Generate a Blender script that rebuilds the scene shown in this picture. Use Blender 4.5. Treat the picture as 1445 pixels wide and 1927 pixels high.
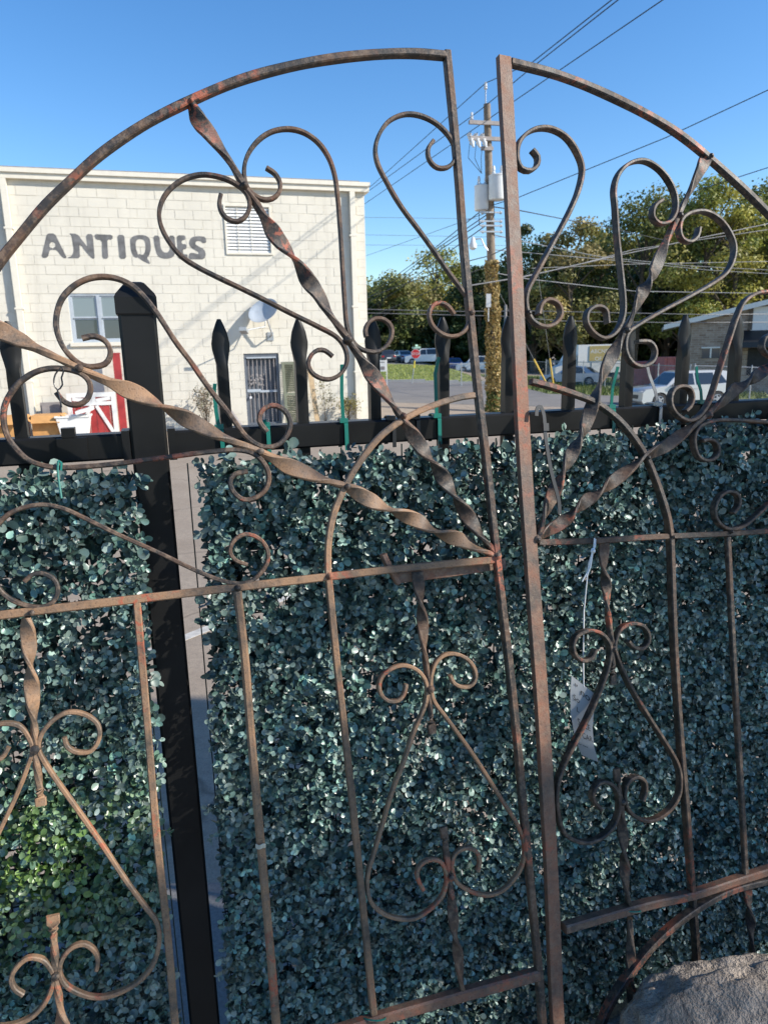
import bpy, bmesh, math, random
import numpy as np
from mathutils import Vector, Matrix
random.seed(7); RNG = np.random.default_rng(11)
for o in list(bpy.data.objects): bpy.data.objects.remove(o)
scene = bpy.context.scene
C = scene.collection
V = Vector
# ------------------------------------------------------------------ camera
PITCH, ROLL, FPX, CW, CH = 0.2217, 0.0236, 1340.0, 1445.0, 1927.0
CAM = V((0, 0, 2.1))
_F = V((0, math.cos(PITCH), -math.sin(PITCH))); _R = V((1, 0, 0)); _D = _F.cross(_R)
RX = _R * math.cos(ROLL) + _D * math.sin(ROLL); DN = -_R * math.sin(ROLL) + _D * math.cos(ROLL); FW = _F
cd = bpy.data.cameras.new('camera'); cam = bpy.data.objects.new('camera', cd); C.objects.link(cam)
cam.matrix_world = Matrix.Translation(CAM) @ Matrix((RX, -DN, -FW)).transposed().to_4x4()
cd.sensor_fit = 'VERTICAL'; cd.sensor_height = 24.0; cd.lens = FPX / CH * 24.0
cd.clip_start = 0.05; cd.clip_end = 2000
cd.dof.use_dof = True; cd.dof.focus_distance = 1.15; cd.dof.aperture_fstop = 8.5
scene.camera = cam
# ------------------------------------------------------------------ sky, sun, exposure
SUN_AZ, SUN_EL = math.radians(-14), math.radians(31)
SDIR = V((math.cos(SUN_AZ) * math.cos(SUN_EL), math.sin(SUN_AZ) * math.cos(SUN_EL), math.sin(SUN_EL)))
w = bpy.data.worlds.new('World'); scene.world = w; w.use_nodes = True
nt = w.node_tree; bg = nt.nodes['Background']; sky = nt.nodes.new('ShaderNodeTexSky')
sky.sky_type = 'NISHITA'; sky.sun_disc = False; sky.sun_elevation = SUN_EL
sky.sun_rotation = math.pi / 2 - SUN_AZ; sky.air_density = 1.0; sky.dust_density = 0.2; sky.ozone_density = 2.5
hsv = nt.nodes.new('ShaderNodeHueSaturation'); hsv.inputs['Hue'].default_value = .504; hsv.inputs['Saturation'].default_value = 1.28; hsv.inputs['Value'].default_value = 1.5
nt.links.new(sky.outputs[0], hsv.inputs['Color']); nt.links.new(hsv.outputs[0], bg.inputs[0]); bg.inputs[1].default_value = 0.10
sd = bpy.data.lights.new('sun', 'SUN'); sd.energy = 5.0; sd.angle = math.radians(0.55); sd.color = (1, .94, .84)
so = bpy.data.objects.new('sun', sd); C.objects.link(so); so.rotation_euler = SDIR.to_track_quat('Z', 'Y').to_euler()
vs = scene.view_settings; vs.view_transform = 'Standard'; vs.look = 'None'; vs.gamma = 1; vs.use_curve_mapping = False
vs.exposure = 0.5
# ------------------------------------------------------------------ helpers
def ray(x, y): return FW + RX * ((x - 722.5) / FPX) + DN * ((y - 963.5) / FPX)
def at(x, y, Y):                        # point seen at pixel (x, y) at forward distance Y
    d = ray(x, y); return CAM + d * (Y / d.y)
class MB:
    def __init__(s): s.v = []; s.f = []
    def add(s, vs_, fs):
        b = len(s.v); s.v += [tuple(v) for v in vs_]; s.f += [tuple(i + b for i in f) for f in fs]
    def box(s, c, ax, ay, az):          # centre and three half-axis vectors
        c, ax, ay, az = V(c), V(ax), V(ay), V(az)
        p = [c + ax * i + ay * j + az * k for k in (-1, 1) for j in (-1, 1) for i in (-1, 1)]
        f = [(0, 2, 3, 1), (4, 5, 7, 6), (0, 1, 5, 4), (2, 6, 7, 3), (0, 4, 6, 2), (1, 3, 7, 5)]
        if ax.cross(ay).dot(az) < 0: f = [q[::-1] for q in f]
        s.add(p, f)
    def abox(s, x0, x1, y0, y1, z0, z1):
        s.box(((x0 + x1) / 2, (y0 + y1) / 2, (z0 + z1) / 2), ((x1 - x0) / 2, 0, 0), (0, (y1 - y0) / 2, 0), (0, 0, (z1 - z0) / 2))
    def tube(s, pts, r, n=8, cap=True, squash=1.0):
        pts = [V(p) for p in pts]; rr = r if hasattr(r, '__len__') else [r] * len(pts)
        b = len(s.v); up = V((0, 0, 1)); prev = None
        for i, p in enumerate(pts):
            t = (pts[min(i + 1, len(pts) - 1)] - pts[max(i - 1, 0)]).normalized()
            if prev is None: prev = (t.orthogonal()).normalized()
            u = (prev - t * prev.dot(t)).normalized(); prev = u; w_ = t.cross(u)
            for k in range(n):
                a = 2 * math.pi * k / n; s.v.append(tuple(p + (u * math.cos(a) + w_ * math.sin(a) * squash) * rr[i]))
        for i in range(len(pts) - 1):
            for k in range(n):
                a, c = b + i * n + k, b + i * n + (k + 1) % n
                s.f.append((a, c, c + n, a + n))
        if cap:
            s.f.append(tuple(b + k for k in range(n))[::-1]); e = b + (len(pts) - 1) * n; s.f.append(tuple(e + k for k in range(n)))
    def lathe(s, c, axis, prof, n=16):  # prof: (r, h) along axis
        c, axis = V(c), V(axis).normalized(); u = axis.orthogonal().normalized(); w_ = axis.cross(u); b = len(s.v)
        for r, h in prof:
            for k in range(n):
                a = 2 * math.pi * k / n; s.v.append(tuple(c + axis * h + (u * math.cos(a) + w_ * math.sin(a)) * max(r, 1e-4)))
        for i in range(len(prof) - 1):
            for k in range(n):
                a, d = b + i * n + k, b + i * n + (k + 1) % n; s.f.append((a, d, d + n, a + n))
        s.f.append(tuple(b + k for k in range(n))[::-1]); e = b + (len(prof) - 1) * n; s.f.append(tuple(e + k for k in range(n)))
    def prism(s, poly, fn, d0, d1):     # poly of 2D points, fn(p, d) -> 3D
        n = len(poly); s.add([fn(p, d0) for p in poly] + [fn(p, d1) for p in poly],
            [tuple(range(n))[::-1], tuple(range(n, 2 * n))] + [(i, (i + 1) % n, n + (i + 1) % n, n + i) for i in range(n)])
ORI = {}
def tag(o, label=None, cat=None, group=None, kind=None):
    for k, v in (('label', label), ('category', cat), ('group', group), ('kind', kind)):
        if v: o[k] = v
    return o
def thing(name, label, cat, loc, group=None, rz=0):
    o = bpy.data.objects.new(name, None); C.objects.link(o); o.empty_display_size = .1
    o.location = loc; o.rotation_euler.z = rz; ORI[o.name] = V(loc); tag(o, label, cat, group); return o
def obj(name, mb, mat, parent=None, smooth=False, org=None, world=True):
    org = V(org) if org is not None else (ORI.get(parent.name, V((0, 0, 0))) if parent else V((0, 0, 0)))
    if not world: org = V((0, 0, 0))
    me = bpy.data.meshes.new(name); me.from_pydata([tuple(V(v) - org) for v in mb.v], [], mb.f)
    bm = bmesh.new(); bm.from_mesh(me); bmesh.ops.recalc_face_normals(bm, faces=bm.faces); bm.to_mesh(me); bm.free()
    if smooth:
        me.polygons.foreach_set('use_smooth', [True] * len(me.polygons))
        me.set_sharp_from_angle(angle=math.radians(38))
    me.materials.append(mat); o = bpy.data.objects.new(name, me); C.objects.link(o)
    if parent: o.parent = parent; ORI[o.name] = org
    else: o.location = org; ORI[o.name] = org
    return o
def share(src, parent, loc=(0, 0, 0), rot=None, scale=None):
    o = src.copy(); C.objects.link(o); o.parent = parent; o.location = loc
    if rot is not None: o.rotation_euler = rot
    if scale is not None: o.scale = scale
    return o
# materials ---------------------------------------------------------
def nodes(name):
    m = bpy.data.materials.new(name); m.use_nodes = True; n = m.node_tree; b = n.nodes['Principled BSDF']; return m, n, b
def coords(n, kind='Position'):
    if kind == 'Position': return n.nodes.new('ShaderNodeNewGeometry').outputs['Position']
    return n.nodes.new('ShaderNodeTexCoord').outputs[kind]
def noise(n, co, scale, detail=4, rough=.6, dist=0):
    t = n.nodes.new('ShaderNodeTexNoise'); n.links.new(co, t.inputs['Vector']); t.inputs['Scale'].default_value = scale
    t.inputs['Detail'].default_value = detail; t.inputs['Roughness'].default_value = rough; t.inputs['Distortion'].default_value = dist
    return t.outputs['Fac']
def ramp(n, fac, stops):
    r = n.nodes.new('ShaderNodeValToRGB'); n.links.new(fac, r.inputs[0]); e = r.color_ramp.elements
    while len(e) < len(stops): e.new(.5)
    for el, (p, c) in zip(e, stops): el.position = p; el.color = (*c, 1) if len(c) == 3 else c
    return r.outputs[0]
def mixc(n, fac, a, b, mode='MIX'):
    m = n.nodes.new('ShaderNodeMix'); m.data_type = 'RGBA'; m.blend_type = mode
    for s_, v in ((m.inputs[0], fac), (m.inputs[6], a), (m.inputs[7], b)):
        if hasattr(v, 'links') or hasattr(v, 'is_linked'): n.links.new(v, s_)
        elif isinstance(v, (int, float)): s_.default_value = v
        else: s_.default_value = (*v, 1)
    return m.outputs[2]
def bump(n, b, fac, strength, dist):
    k = n.nodes.new('ShaderNodeBump'); k.inputs['Strength'].default_value = strength; k.inputs['Distance'].default_value = dist
    n.links.new(fac, k.inputs['Height']); n.links.new(k.outputs[0], b.inputs['Normal'])
def simple(name, col, rough=.6, metal=0, var=.25, scale=6, bmp=0, spec=.5):
    m, n, b = nodes(name); co = coords(n, 'Position'); f = noise(n, co, scale)
    c = ramp(n, f, [(.3, tuple(x * (1 - var) for x in col)), (.7, tuple(min(1, x * (1 + var)) for x in col))])
    n.links.new(c, b.inputs['Base Color']); b.inputs['Roughness'].default_value = rough; b.inputs['Metallic'].default_value = metal
    b.inputs['Specular IOR Level'].default_value = spec
    if bmp: bump(n, b, f, .5, bmp)
    return m
def rusty(name, lo, hi, paint=(.024, .021, .0185), rust=(.105, .056, .032), red=(.40, .10, .05), stretch=None):
    m, n, b = nodes(name); co = coords(n)
    f1 = mixc(n, .45, noise(n, co, 7, 5, .65, .5), noise(n, co, 30, 6, .65, .4)); f2 = noise(n, co, 95, 5, .7); f3 = noise(n, co, 17, 4, .55, .8); f4 = noise(n, co, 420, 2, .5)
    oi = n.nodes.new('ShaderNodeObjectInfo').outputs['Random']
    base = mixc(n, ramp(n, f1, [(lo, (0, 0, 0)), (hi, (1, 1, 1))]), paint, rust)
    base = mixc(n, ramp(n, f2, [(.48, (0, 0, 0)), (.72, (.6, .6, .6))]), base, (.19, .13, .087))
    rm = n.nodes.new('ShaderNodeMath'); rm.operation = 'MULTIPLY'; n.links.new(ramp(n, noise(n, co, 8, 3, .5, .5), [(.56, (0, 0, 0)), (.66, (.9, .9, .9))]), rm.inputs[0]); n.links.new(ramp(n, noise(n, co, 70, 5, .65, .6), [(.49, (0, 0, 0)), (.54, (1, 1, 1))]), rm.inputs[1])
    base = mixc(n, rm.outputs[0], base, mixc(n, f2, red, (.24, .07, .035)))
    base = mixc(n, ramp(n, f4, [(.32, (.5, .5, .5)), (.42, (0, 0, 0))]), base, (.035, .02, .015))
    pt = n.nodes.new('ShaderNodeNewGeometry').outputs['Pointiness']; wear = n.nodes.new('ShaderNodeMath'); wear.operation = 'MULTIPLY'
    n.links.new(ramp(n, pt, [(.54, (0, 0, 0)), (.66, (1, 1, 1))]), wear.inputs[0]); n.links.new(ramp(n, f2, [(.45, (0, 0, 0)), (.62, (.55, .55, .55))]), wear.inputs[1])
    base = mixc(n, wear.outputs[0], base, (.33, .235, .165))
    mu = n.nodes.new('ShaderNodeMath'); mu.operation = 'MULTIPLY_ADD'; n.links.new(oi, mu.inputs[0]); mu.inputs[1].default_value = .5; mu.inputs[2].default_value = .75
    hs = n.nodes.new('ShaderNodeHueSaturation'); n.links.new(base, hs.inputs['Color']); n.links.new(mu.outputs[0], hs.inputs['Value'])
    n.links.new(hs.outputs[0], b.inputs['Base Color'])
    n.links.new(ramp(n, f1, [(.3, (.42, .42, .42)), (.7, (.8, .8, .8))]), b.inputs['Roughness'])
    b.inputs['Specular IOR Level'].default_value = .45
    bump(n, b, mixc(n, .5, f2, f4), .55, .0016); return m
M = {}
M['iron'] = rusty('worn_iron', .47, .6)
M['iron_tan'] = rusty('brown_iron', .40, .54, rust=(.26, .15, .082), paint=(.075, .058, .043))
M['iron_brown'] = rusty('rust_brown_iron', .40, .58, rust=(.22, .10, .058), paint=(.09, .066, .052))
M['iron_dark'] = rusty('dark_iron', .58, .8, paint=(.03, .027, .025), rust=(.12, .06, .035))
def blackpaint():
    m, n, b = nodes('black_fence_paint'); co = coords(n); f = noise(n, co, 160, 3); g = noise(n, co, 9, 5, .6)
    n.links.new(ramp(n, g, [(.35, (.009, .009, .009)), (.75, (.015, .0148, .0145))]), b.inputs['Base Color'])
    n.links.new(ramp(n, g, [(.3, (.30, .30, .30)), (.7, (.42, .42, .42))]), b.inputs['Roughness']); b.inputs['Specular IOR Level'].default_value = .24; bump(n, b, f, .12, .0006); return m
M['black'] = blackpaint()
M['blackplastic'] = simple('black_plastic', (.015, .015, .016), .4)
M['greenplastic'] = simple('green_plastic', (.012, .16, .125), .35, var=.1)
M['white'] = simple('white_paint', (.72, .71, .68), .55, var=.06)
M['cream'] = None
def wallmat(name, col):
    m, n, b = nodes(name); co = coords(n); a = noise(n, co, 1.1, 5, .6); c = noise(n, co, 9, 5, .65); d = noise(n, co, 60, 3)
    oi = n.nodes.new('ShaderNodeObjectInfo').outputs['Random']
    base = ramp(n, a, [(.3, tuple(x * .90 for x in col)), (.65, col)])
    base = mixc(n, ramp(n, c, [(.55, (0, 0, 0)), (.78, (.35, .35, .35))]), base, (.55, .51, .42))
    mp = n.nodes.new('ShaderNodeMapping'); mp.inputs['Scale'].default_value = (3.2, 3.2, .22); n.links.new(co, mp.inputs[0]); st = noise(n, mp.outputs[0], 1.0, 6, .7, .6)
    base = mixc(n, ramp(n, st, [(.52, (0, 0, 0)), (.78, (.55, .55, .55))]), base, (.44, .40, .33)); pk = noise(n, co, 2.3, 6, .75)
    base = mixc(n, ramp(n, pk, [(.66, (0, 0, 0)), (.70, (.5, .5, .5))]), base, (.50, .47, .42))
    n.links.new(base, b.inputs['Base Color']); b.inputs['Roughness'].default_value = .75
    bump(n, b, d, .5, .006); return m
M['cream'] = wallmat('cream_painted_block', (.70, .655, .555))
M['trim'] = simple('cream_trim', (.72, .67, .56), .5, var=.05)
M['letter'] = simple('grey_letter_paint', (.145, .143, .142), .8, var=.4, scale=5)
M['asphalt'] = None
def groundmat(name, a, b_, c_, sc=2.0, crack=True):
    m, n, b = nodes(name); co = coords(n); f = noise(n, co, .35 * sc, 6, .6); g = noise(n, co, 6 * sc, 5, .7); h = noise(n, co, 90, 3, .6)
    base = ramp(n, f, [(.3, a), (.7, b_)]); base = mixc(n, ramp(n, g, [(.4, (0, 0, 0)), (.7, (.6, .6, .6))]), base, c_)
    base = mixc(n, ramp(n, h, [(.35, (.45, .45, .45)), (.6, (0, 0, 0))]), base, tuple(x * .55 for x in a))
    if crack:
        vt = n.nodes.new('ShaderNodeTexVoronoi'); vt.feature = 'DISTANCE_TO_EDGE'; vt.inputs['Scale'].default_value = .45
        mp = n.nodes.new('ShaderNodeVectorMath'); mp.operation = 'ADD'; nz = n.nodes.new('ShaderNodeTexNoise'); nz.inputs['Scale'].default_value = 1.3
        n.links.new(co, nz.inputs['Vector']); n.links.new(co, mp.inputs[0]); n.links.new(nz.outputs['Color'], mp.inputs[1]); n.links.new(mp.outputs[0], vt.inputs['Vector'])
        base = mixc(n, ramp(n, vt.outputs['Distance'], [(.0, (.7, .7, .7)), (.012, (0, 0, 0))]), base, tuple(x * .4 for x in a))
    n.links.new(base, b.inputs['Base Color']); b.inputs['Roughness'].default_value = .9; bump(n, b, h, .6, .004); return m
M['lot'] = groundmat('lot_concrete', (.29, .225, .165), (.39, .315, .24), (.19, .155, .12), sc=3.0)
M['road'] = groundmat('road_asphalt', (.16, .145, .13), (.22, .20, .18), (.19, .175, .16))
M['pad'] = groundmat('pad_concrete', (.34, .34, .33), (.42, .42, .41), (.38, .37, .36), crack=False)
M['yard'] = groundmat('added_dark_ground', (.055, .055, .055), (.09, .088, .085), (.07, .07, .068))
M['padd'] = groundmat('worn_pad', (.13, .128, .125), (.2, .196, .19), (.165, .16, .155), crack=False)
M['grassbase'] = groundmat('grass_soil', (.13, .16, .04), (.20, .22, .06), (.16, .20, .045), crack=False)
M['rail_grey'] = simple('galvanised', (.42, .43, .44), .4, .6, var=.15)
M['rubber'] = simple('rubber', (.02, .02, .021), .7)
M['wire'] = simple('cable_black', (.02, .02, .024), .6)
M['wirelite'] = simple('cable_weathered', (.16, .16, .165), .5)
M['polewood'] = simple('pole_wood', (.20, .155, .115), .85, var=.35, scale=7, bmp=.01)
M['transformer'] = simple('transformer_grey', (.60, .61, .61), .4, var=.07)
M['darkwood'] = simple('dark_wood', (.12, .09, .065), .8, var=.4)
M['steelgrey'] = simple('grey_door_paint', (.11, .125, .15), .5, var=.15)
M['shutter'] = simple('olive_shutter_paint', (.16, .17, .115), .65, var=.2)
M['lumber'] = simple('raw_lumber', (.46, .33, .19), .75, var=.2, scale=9)
M['board'] = simple('grey_board', (.26, .235, .225), .8, var=.2)
M['red'] = simple('barn_red_paint', (.36, .035, .035), .55, var=.2)
M['card'] = simple('cardboard', (.50, .26, .09), .8, var=.15)
M['bag'] = simple('white_poly', (.80, .79, .76), .45, var=.04)
M['interior'] = simple('dark_interior', (.03, .03, .034), .9)
M['curtain'] = simple('grey_blind', (.26, .30, .33), .7, var=.35, scale=2.5)
M['winframe'] = simple('grey_sash_paint', (.40, .44, .48), .5, var=.08)
def glass(name, tint=(.04, .05, .06), rough=.03):
    m, n, b = nodes(name); b.inputs['Base Color'].default_value = (*tint, 1); b.inputs['Roughness'].default_value = rough
    b.inputs['Specular IOR Level'].default_value = .9; return m
M['glass'] = glass('dark_glass', (.055, .07, .085), .06)
M['glass_up'] = glass('curtained_glass', (.19, .23, .245), .1)
M['carglass'] = glass('car_glass', (.02, .023, .027), .04)
def clear_glass():
    m, n, b = nodes('window_glass'); b.inputs['Base Color'].default_value = (.9, .95, .96, 1); b.inputs['Roughness'].default_value = .02
    b.inputs['Transmission Weight'].default_value = 1; b.inputs['IOR'].default_value = 1.1; return m
M['clear'] = clear_glass()
def carpaint(name, col, metal=.3):
    m, n, b = nodes(name); b.inputs['Base Color'].default_value = (*col, 1); b.inputs['Metallic'].default_value = metal
    b.inputs['Roughness'].default_value = .3; b.inputs['Coat Weight'].default_value = .7; b.inputs['Coat Roughness'].default_value = .05; return m
M['lamp_red'] = simple('tail_lamp', (.35, .02, .02), .25, var=.05); M['lamp_clear'] = simple('head_lamp', (.7, .7, .72), .15, var=.03)
def leafmat(name, trans=.25, rough=.55, sheen=0, spec=.5):
    m, n, b = nodes(name); at_ = n.nodes.new('ShaderNodeAttribute'); at_.attribute_name = 'tone'
    n.links.new(at_.outputs['Color'], b.inputs['Base Color']); b.inputs['Roughness'].default_value = rough
    b.inputs['Specular IOR Level'].default_value = spec
    if trans:
        tr = n.nodes.new('ShaderNodeBsdfTranslucent'); n.links.new(at_.outputs['Color'], tr.inputs[0]); mx = n.nodes.new('ShaderNodeMixShader')
        mx.inputs[0].default_value = trans; n.links.new(b.outputs[0], mx.inputs[1]); n.links.new(tr.outputs[0], mx.inputs[2])
        n.links.new(mx.outputs[0], n.nodes['Material Output'].inputs[0])
    return m
M['treeleaf'] = leafmat('tree_leaf', .3); M['boxleaf'] = leafmat('faded_plastic_leaf', .05, .38, spec=.8)
M['grass'] = leafmat('grass_blade', .3); M['ivy'] = leafmat('dry_ivy_leaf', .25)
def boxleaf_single():
    m, n, b = nodes('faded_plastic_leaf_single'); oi = n.nodes.new('ShaderNodeObjectInfo').outputs['Random']
    n.links.new(ramp(n, oi, [(0, (.035, .07, .06)), (.5, (.085, .15, .13)), (1, (.24, .32, .29))]), b.inputs['Base Color'])
    b.inputs['Roughness'].default_value = .42; b.inputs['Specular IOR Level'].default_value = .6; return m
M['boxleaf1'] = boxleaf_single()
M['bark'] = simple('bark', (.10, .08, .06), .9, var=.4, scale=5, bmp=.02)
M['grid'] = simple('backing_grid_plastic', (.008, .02, .016), .55)
# quick big leaf meshes -----------------------------------------------
def np_mesh(name, verts, faces, tone, mat, parent=None, org=(0, 0, 0), per=None, smooth=False):
    """verts (N,3), faces (M,k) same size, tone (N,3)"""
    k = faces.shape[1]; me = bpy.data.meshes.new(name); me.vertices.add(len(verts)); me.vertices.foreach_set('co', (verts - np.array(org)).astype(np.float32).ravel())
    me.loops.add(faces.size); me.loops.foreach_set('vertex_index', faces.astype(np.int32).ravel())
    me.polygons.add(len(faces)); me.polygons.foreach_set('loop_start', np.arange(0, faces.size, k, dtype=np.int32))
    me.polygons.foreach_set('loop_total', np.full(len(faces), k, dtype=np.int32))
    if smooth: me.polygons.foreach_set('use_smooth', np.ones(len(faces), dtype=bool))
    a = me.attributes.new('tone', 'FLOAT_COLOR', 'POINT'); c4 = np.ones((len(verts), 4), np.float32); c4[:, :3] = tone; a.data.foreach_set('color', c4.ravel())
    me.update(calc_edges=True); me.materials.append(mat); o = bpy.data.objects.new(name, me); C.objects.link(o)
    if parent: o.parent = parent
    else: o.location = org
    return o
def unit(a): return a / np.maximum(np.linalg.norm(a, axis=-1, keepdims=True), 1e-9)
LT = np.array([(0, 0, 0), (.28, .33, .07), (.28, -.33, .07), (.62, .45, .10), (.62, -.45, .10), (.9, .27, .06), (.9, -.27, .06), (1, 0, .03), (.3, 0, -.01), (.65, 0, -.02)])
LF = np.array([(0, 8, 1), (0, 2, 8), (1, 8, 9), (1, 9, 3), (2, 9, 8), (2, 4, 9), (3, 9, 5), (4, 6, 9), (5, 9, 7), (6, 7, 9)])
def leaves_mesh(name, pos, ax, nr, size, wid, tone, mat, parent=None, org=(0, 0, 0), smooth=True):
    ax = unit(ax); nr = unit(nr - ax * (nr * ax).sum(-1, keepdims=True)); sd_ = np.cross(nr, ax)
    n = len(pos); T = LT[None]
    vv = pos[:, None] + size[:, None, None] * (ax[:, None] * T[..., :1] + sd_[:, None] * T[..., 1:2] * wid[:, None, None] + nr[:, None] * T[..., 2:3])
    ff = (LF[None] + (np.arange(n) * len(LT))[:, None, None]).reshape(-1, 3)
    return np_mesh(name, vv.reshape(-1, 3), ff, np.repeat(tone, len(LT), 0), mat, parent, org, smooth=smooth)
def quads_mesh(name, pos, nr, size, tone, mat, parent=None, org=(0, 0, 0), asp=.6):
    n = len(pos); nr = unit(nr); t = unit(np.cross(nr, RNG.normal(size=(n, 3)))); b = np.cross(nr, t)
    sz = size[:, None]; vv = np.stack([pos - t * sz, pos + b * sz * asp, pos + t * sz, pos - b * sz * asp], 1)
    ff = np.arange(4 * n).reshape(n, 4)
    return np_mesh(name, vv.reshape(-1, 3), ff, np.repeat(tone, 4, 0), mat, parent, org)
# ------------------------------------------------------------------ ground
def zg(x, y):
    k = max(0.0, min(1.0, (y - 2.6) / 6.0)); z = -.05 * max(0.0, x) * k
    if x > 0: z *= 1 if x < 40 else 40 / x
    b = max(0.0, min(1.0, (y - 53) / 22.0)); z += .75 * b * b * (3 - 2 * b) * (max(0, min(1, (9.5 - x) / 4)))
    if y > 75: z += min(1, (y - 75) / 60) * .3
    return z
def sheet(name, poly_or_rect, off, mat, step, kind='structure'):
    x0, x1, y0, y1 = poly_or_rect; mb = MB()
    nx = max(1, int((x1 - x0) / step)); ny = max(1, int((y1 - y0) / step))
    for j in range(ny + 1):
        for i in range(nx + 1):
            x = x0 + (x1 - x0) * i / nx; y = y0 + (y1 - y0) * j / ny; mb.v.append((x, y, zg(x, y) + off))
    for j in range(ny):
        for i in range(nx):
            a = j * (nx + 1) + i; mb.f.append((a, a + 1, a + nx + 2, a + nx + 1))
    o = obj(name, mb, mat, smooth=True); o['kind'] = kind; return o
mb = MB()
xs = [-900, -300, -120] + list(range(-60, 61, 2)) + [120, 300, 900]; ys = [-400, -100, -20, 0, 2, 4, 6, 8] + list(range(10, 101, 2)) + [130, 200, 400, 1200]
for y in ys:
    for x in xs: mb.v.append((x, y, zg(x, y)))
nx = len(xs)
for j in range(len(ys) - 1):
    for i in range(nx - 1): a = j * nx + i; mb.f.append((a, a + 1, a + nx + 1, a + nx))
o = obj('ground', mb, M['lot'], smooth=True); o['kind'] = 'structure'
sheet('road', (-60, 60, 30.5, 52), .004, M['road'], 2)
sheet('parking_lot', (-40, 9, 77, 97), .008, M['road'], 2)
sheet('grass_bank', (-40, 8, 52.3, 77), .012, M['grassbase'], 2)
sheet('grass_verge', (9.5, 34, 41, 78), .012, M['grassbase'], 2)
def gpt(x, y): r = ray(x, y); p = CAM + r * (-CAM.z / r.z); return V((p.x, p.y, .006))
a, b = gpt(325, 1210), gpt(430, 1168); dv = (b - a).normalized(); sv = V((-dv.y, dv.x, 0)) * .05; a -= dv * 2; b += dv * 2; mb = MB(); q = [a - sv, b - sv, b + sv, a + sv]; mb.add(q + [p - V((0, 0, .003)) for p in q], [(0, 1, 2, 3), (7, 6, 5, 4), (0, 4, 5, 1), (1, 5, 6, 2), (2, 6, 7, 3), (3, 7, 4, 0)]); o = obj('parking_line', mb, simple('worn_line_paint', (.48, .45, .40), .8, var=.25, scale=14)); o['kind'] = 'structure'
mb = MB()
for i in range(20):
    x0, x1 = -40 + i * 2.4, -40 + (i + 1) * 2.4 - .015; mb.abox(x0, x1, 52.0, 52.3, zg(x0, 52) - .2, zg(x0, 52) + .13)
o = obj('kerb', mb, M['pad']); o['kind'] = 'structure'
sheet('added_dark_ground', (-60, 60, -60, 2.3), .004, M['yard'], 4)  # dark ground added out of view to cut bounced light
mb = MB(); mb.abox(-8, 6, -6, 2.15, -.05, .30); o = obj('pavement', mb, M['padd']); o['kind'] = 'structure'
def grass(name, n, xr, yr, h, tones):
    x = RNG.uniform(*xr, n); y = RNG.uniform(*yr, n); z = np.array([zg(a, b) for a, b in zip(x, y)])
    t = np.array(tones)[RNG.integers(0, len(tones), n)] * RNG.uniform(.7, 1.25, (n, 1)); hh = h * RNG.uniform(.5, 1.3, n)
    d = RNG.normal(size=(n, 2)) * .35; p = np.stack([x, y, z], 1); a = RNG.uniform(0, 6.28, n); sx = np.stack([np.cos(a), np.sin(a), 0 * a], 1) * (hh * .22)[:, None]
    tip = p + np.stack([d[:, 0] * hh, d[:, 1] * hh, hh], 1)
    o = np_mesh(name, np.stack([p - sx, p + sx, tip], 1).reshape(-1, 3), np.arange(3 * n).reshape(n, 3), np.repeat(t, 3, 0), M['grass']); o['kind'] = 'stuff'; return o
grass('grass', 16000, (-8, 8), (52.5, 77), .14, [(.32, .36, .08), (.37, .37, .11), (.25, .31, .065)])
grass('verge_grass', 12000, (9.5, 33), (41, 70), .26, [(.09, .13, .03), (.13, .15, .04)])
# ------------------------------------------------------------------ ANTIQUES building
B0 = V((-4.22, 21.16, 0)); BPH = .28; BU = V((math.cos(BPH), math.sin(BPH), 0)); BN = V((math.sin(BPH), -math.cos(BPH), 0)); UP = V((0, 0, 1))
def bsz(x, y, d=0.0):
    r = ray(x, y); t = ((B0 + BN * d - CAM).dot(BN)) / r.dot(BN); p = CAM + r * t; return ((p - B0).dot(BU), p.z)
def bp(s, z, d=0.0): return B0 + BU * s + UP * z + BN * d
S_R = bsz(691.5, 600)[0]; S_L = bsz(-40, 600)[0] - 7; Z_T = 6.86
bld = thing('block_building', 'long cream painted block shop building with grey hand lettering across its wall', 'building', bp((S_L + S_R) / 2, 0))
def bbox(mb, s0, s1, z0, z1, d0, d1): mb.box(bp((s0 + s1) / 2, (z0 + z1) / 2, (d0 + d1) / 2), BU * ((s1 - s0) / 2), BN * ((d1 - d0) / 2), UP * ((z1 - z0) / 2))
def brect(x0, y0, x1, y1):
    a = bsz(x0, y0); b = bsz(x1, y1); return (min(a[0], b[0]), max(a[0], b[0]), min(a[1], b[1]), max(a[1], b[1]))
WIN = brect(127, 552, 247, 643); DOOR = brect(458, 665, 524, 665)[:2] + (0.05, bsz(490, 665)[1]); VENT = brect(420, 384, 514, 480)
mb = MB()     # backing wall with openings
def wall_with_holes(mb, s0, s1, z0, z1, holes, d0, d1):
    cs = sorted({s0, s1, *[h[0] for h in holes], *[h[1] for h in holes]}); zs = sorted({z0, z1, *[h[2] for h in holes], *[h[3] for h in holes]})
    for a, b in zip(cs, cs[1:]):
        for c, d in zip(zs, zs[1:]):
            if any(h[0] - 1e-6 <= a and b <= h[1] + 1e-6 and h[2] - 1e-6 <= c and d <= h[3] + 1e-6 for h in holes): continue
            bbox(mb, a, b, c, d, d0, d1)
HOLES = [WIN, DOOR]
wall_with_holes(mb, S_L, S_R, 0, Z_T - .02, HOLES + [VENT], -.25, -.007); obj('wall', mb, M['cream'], bld)
mb = MB(); bbox(mb, S_R - .25, S_R - .006, 0, Z_T - .02, -14, -.26); obj('side_wall', mb, M['cream'], bld)
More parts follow.
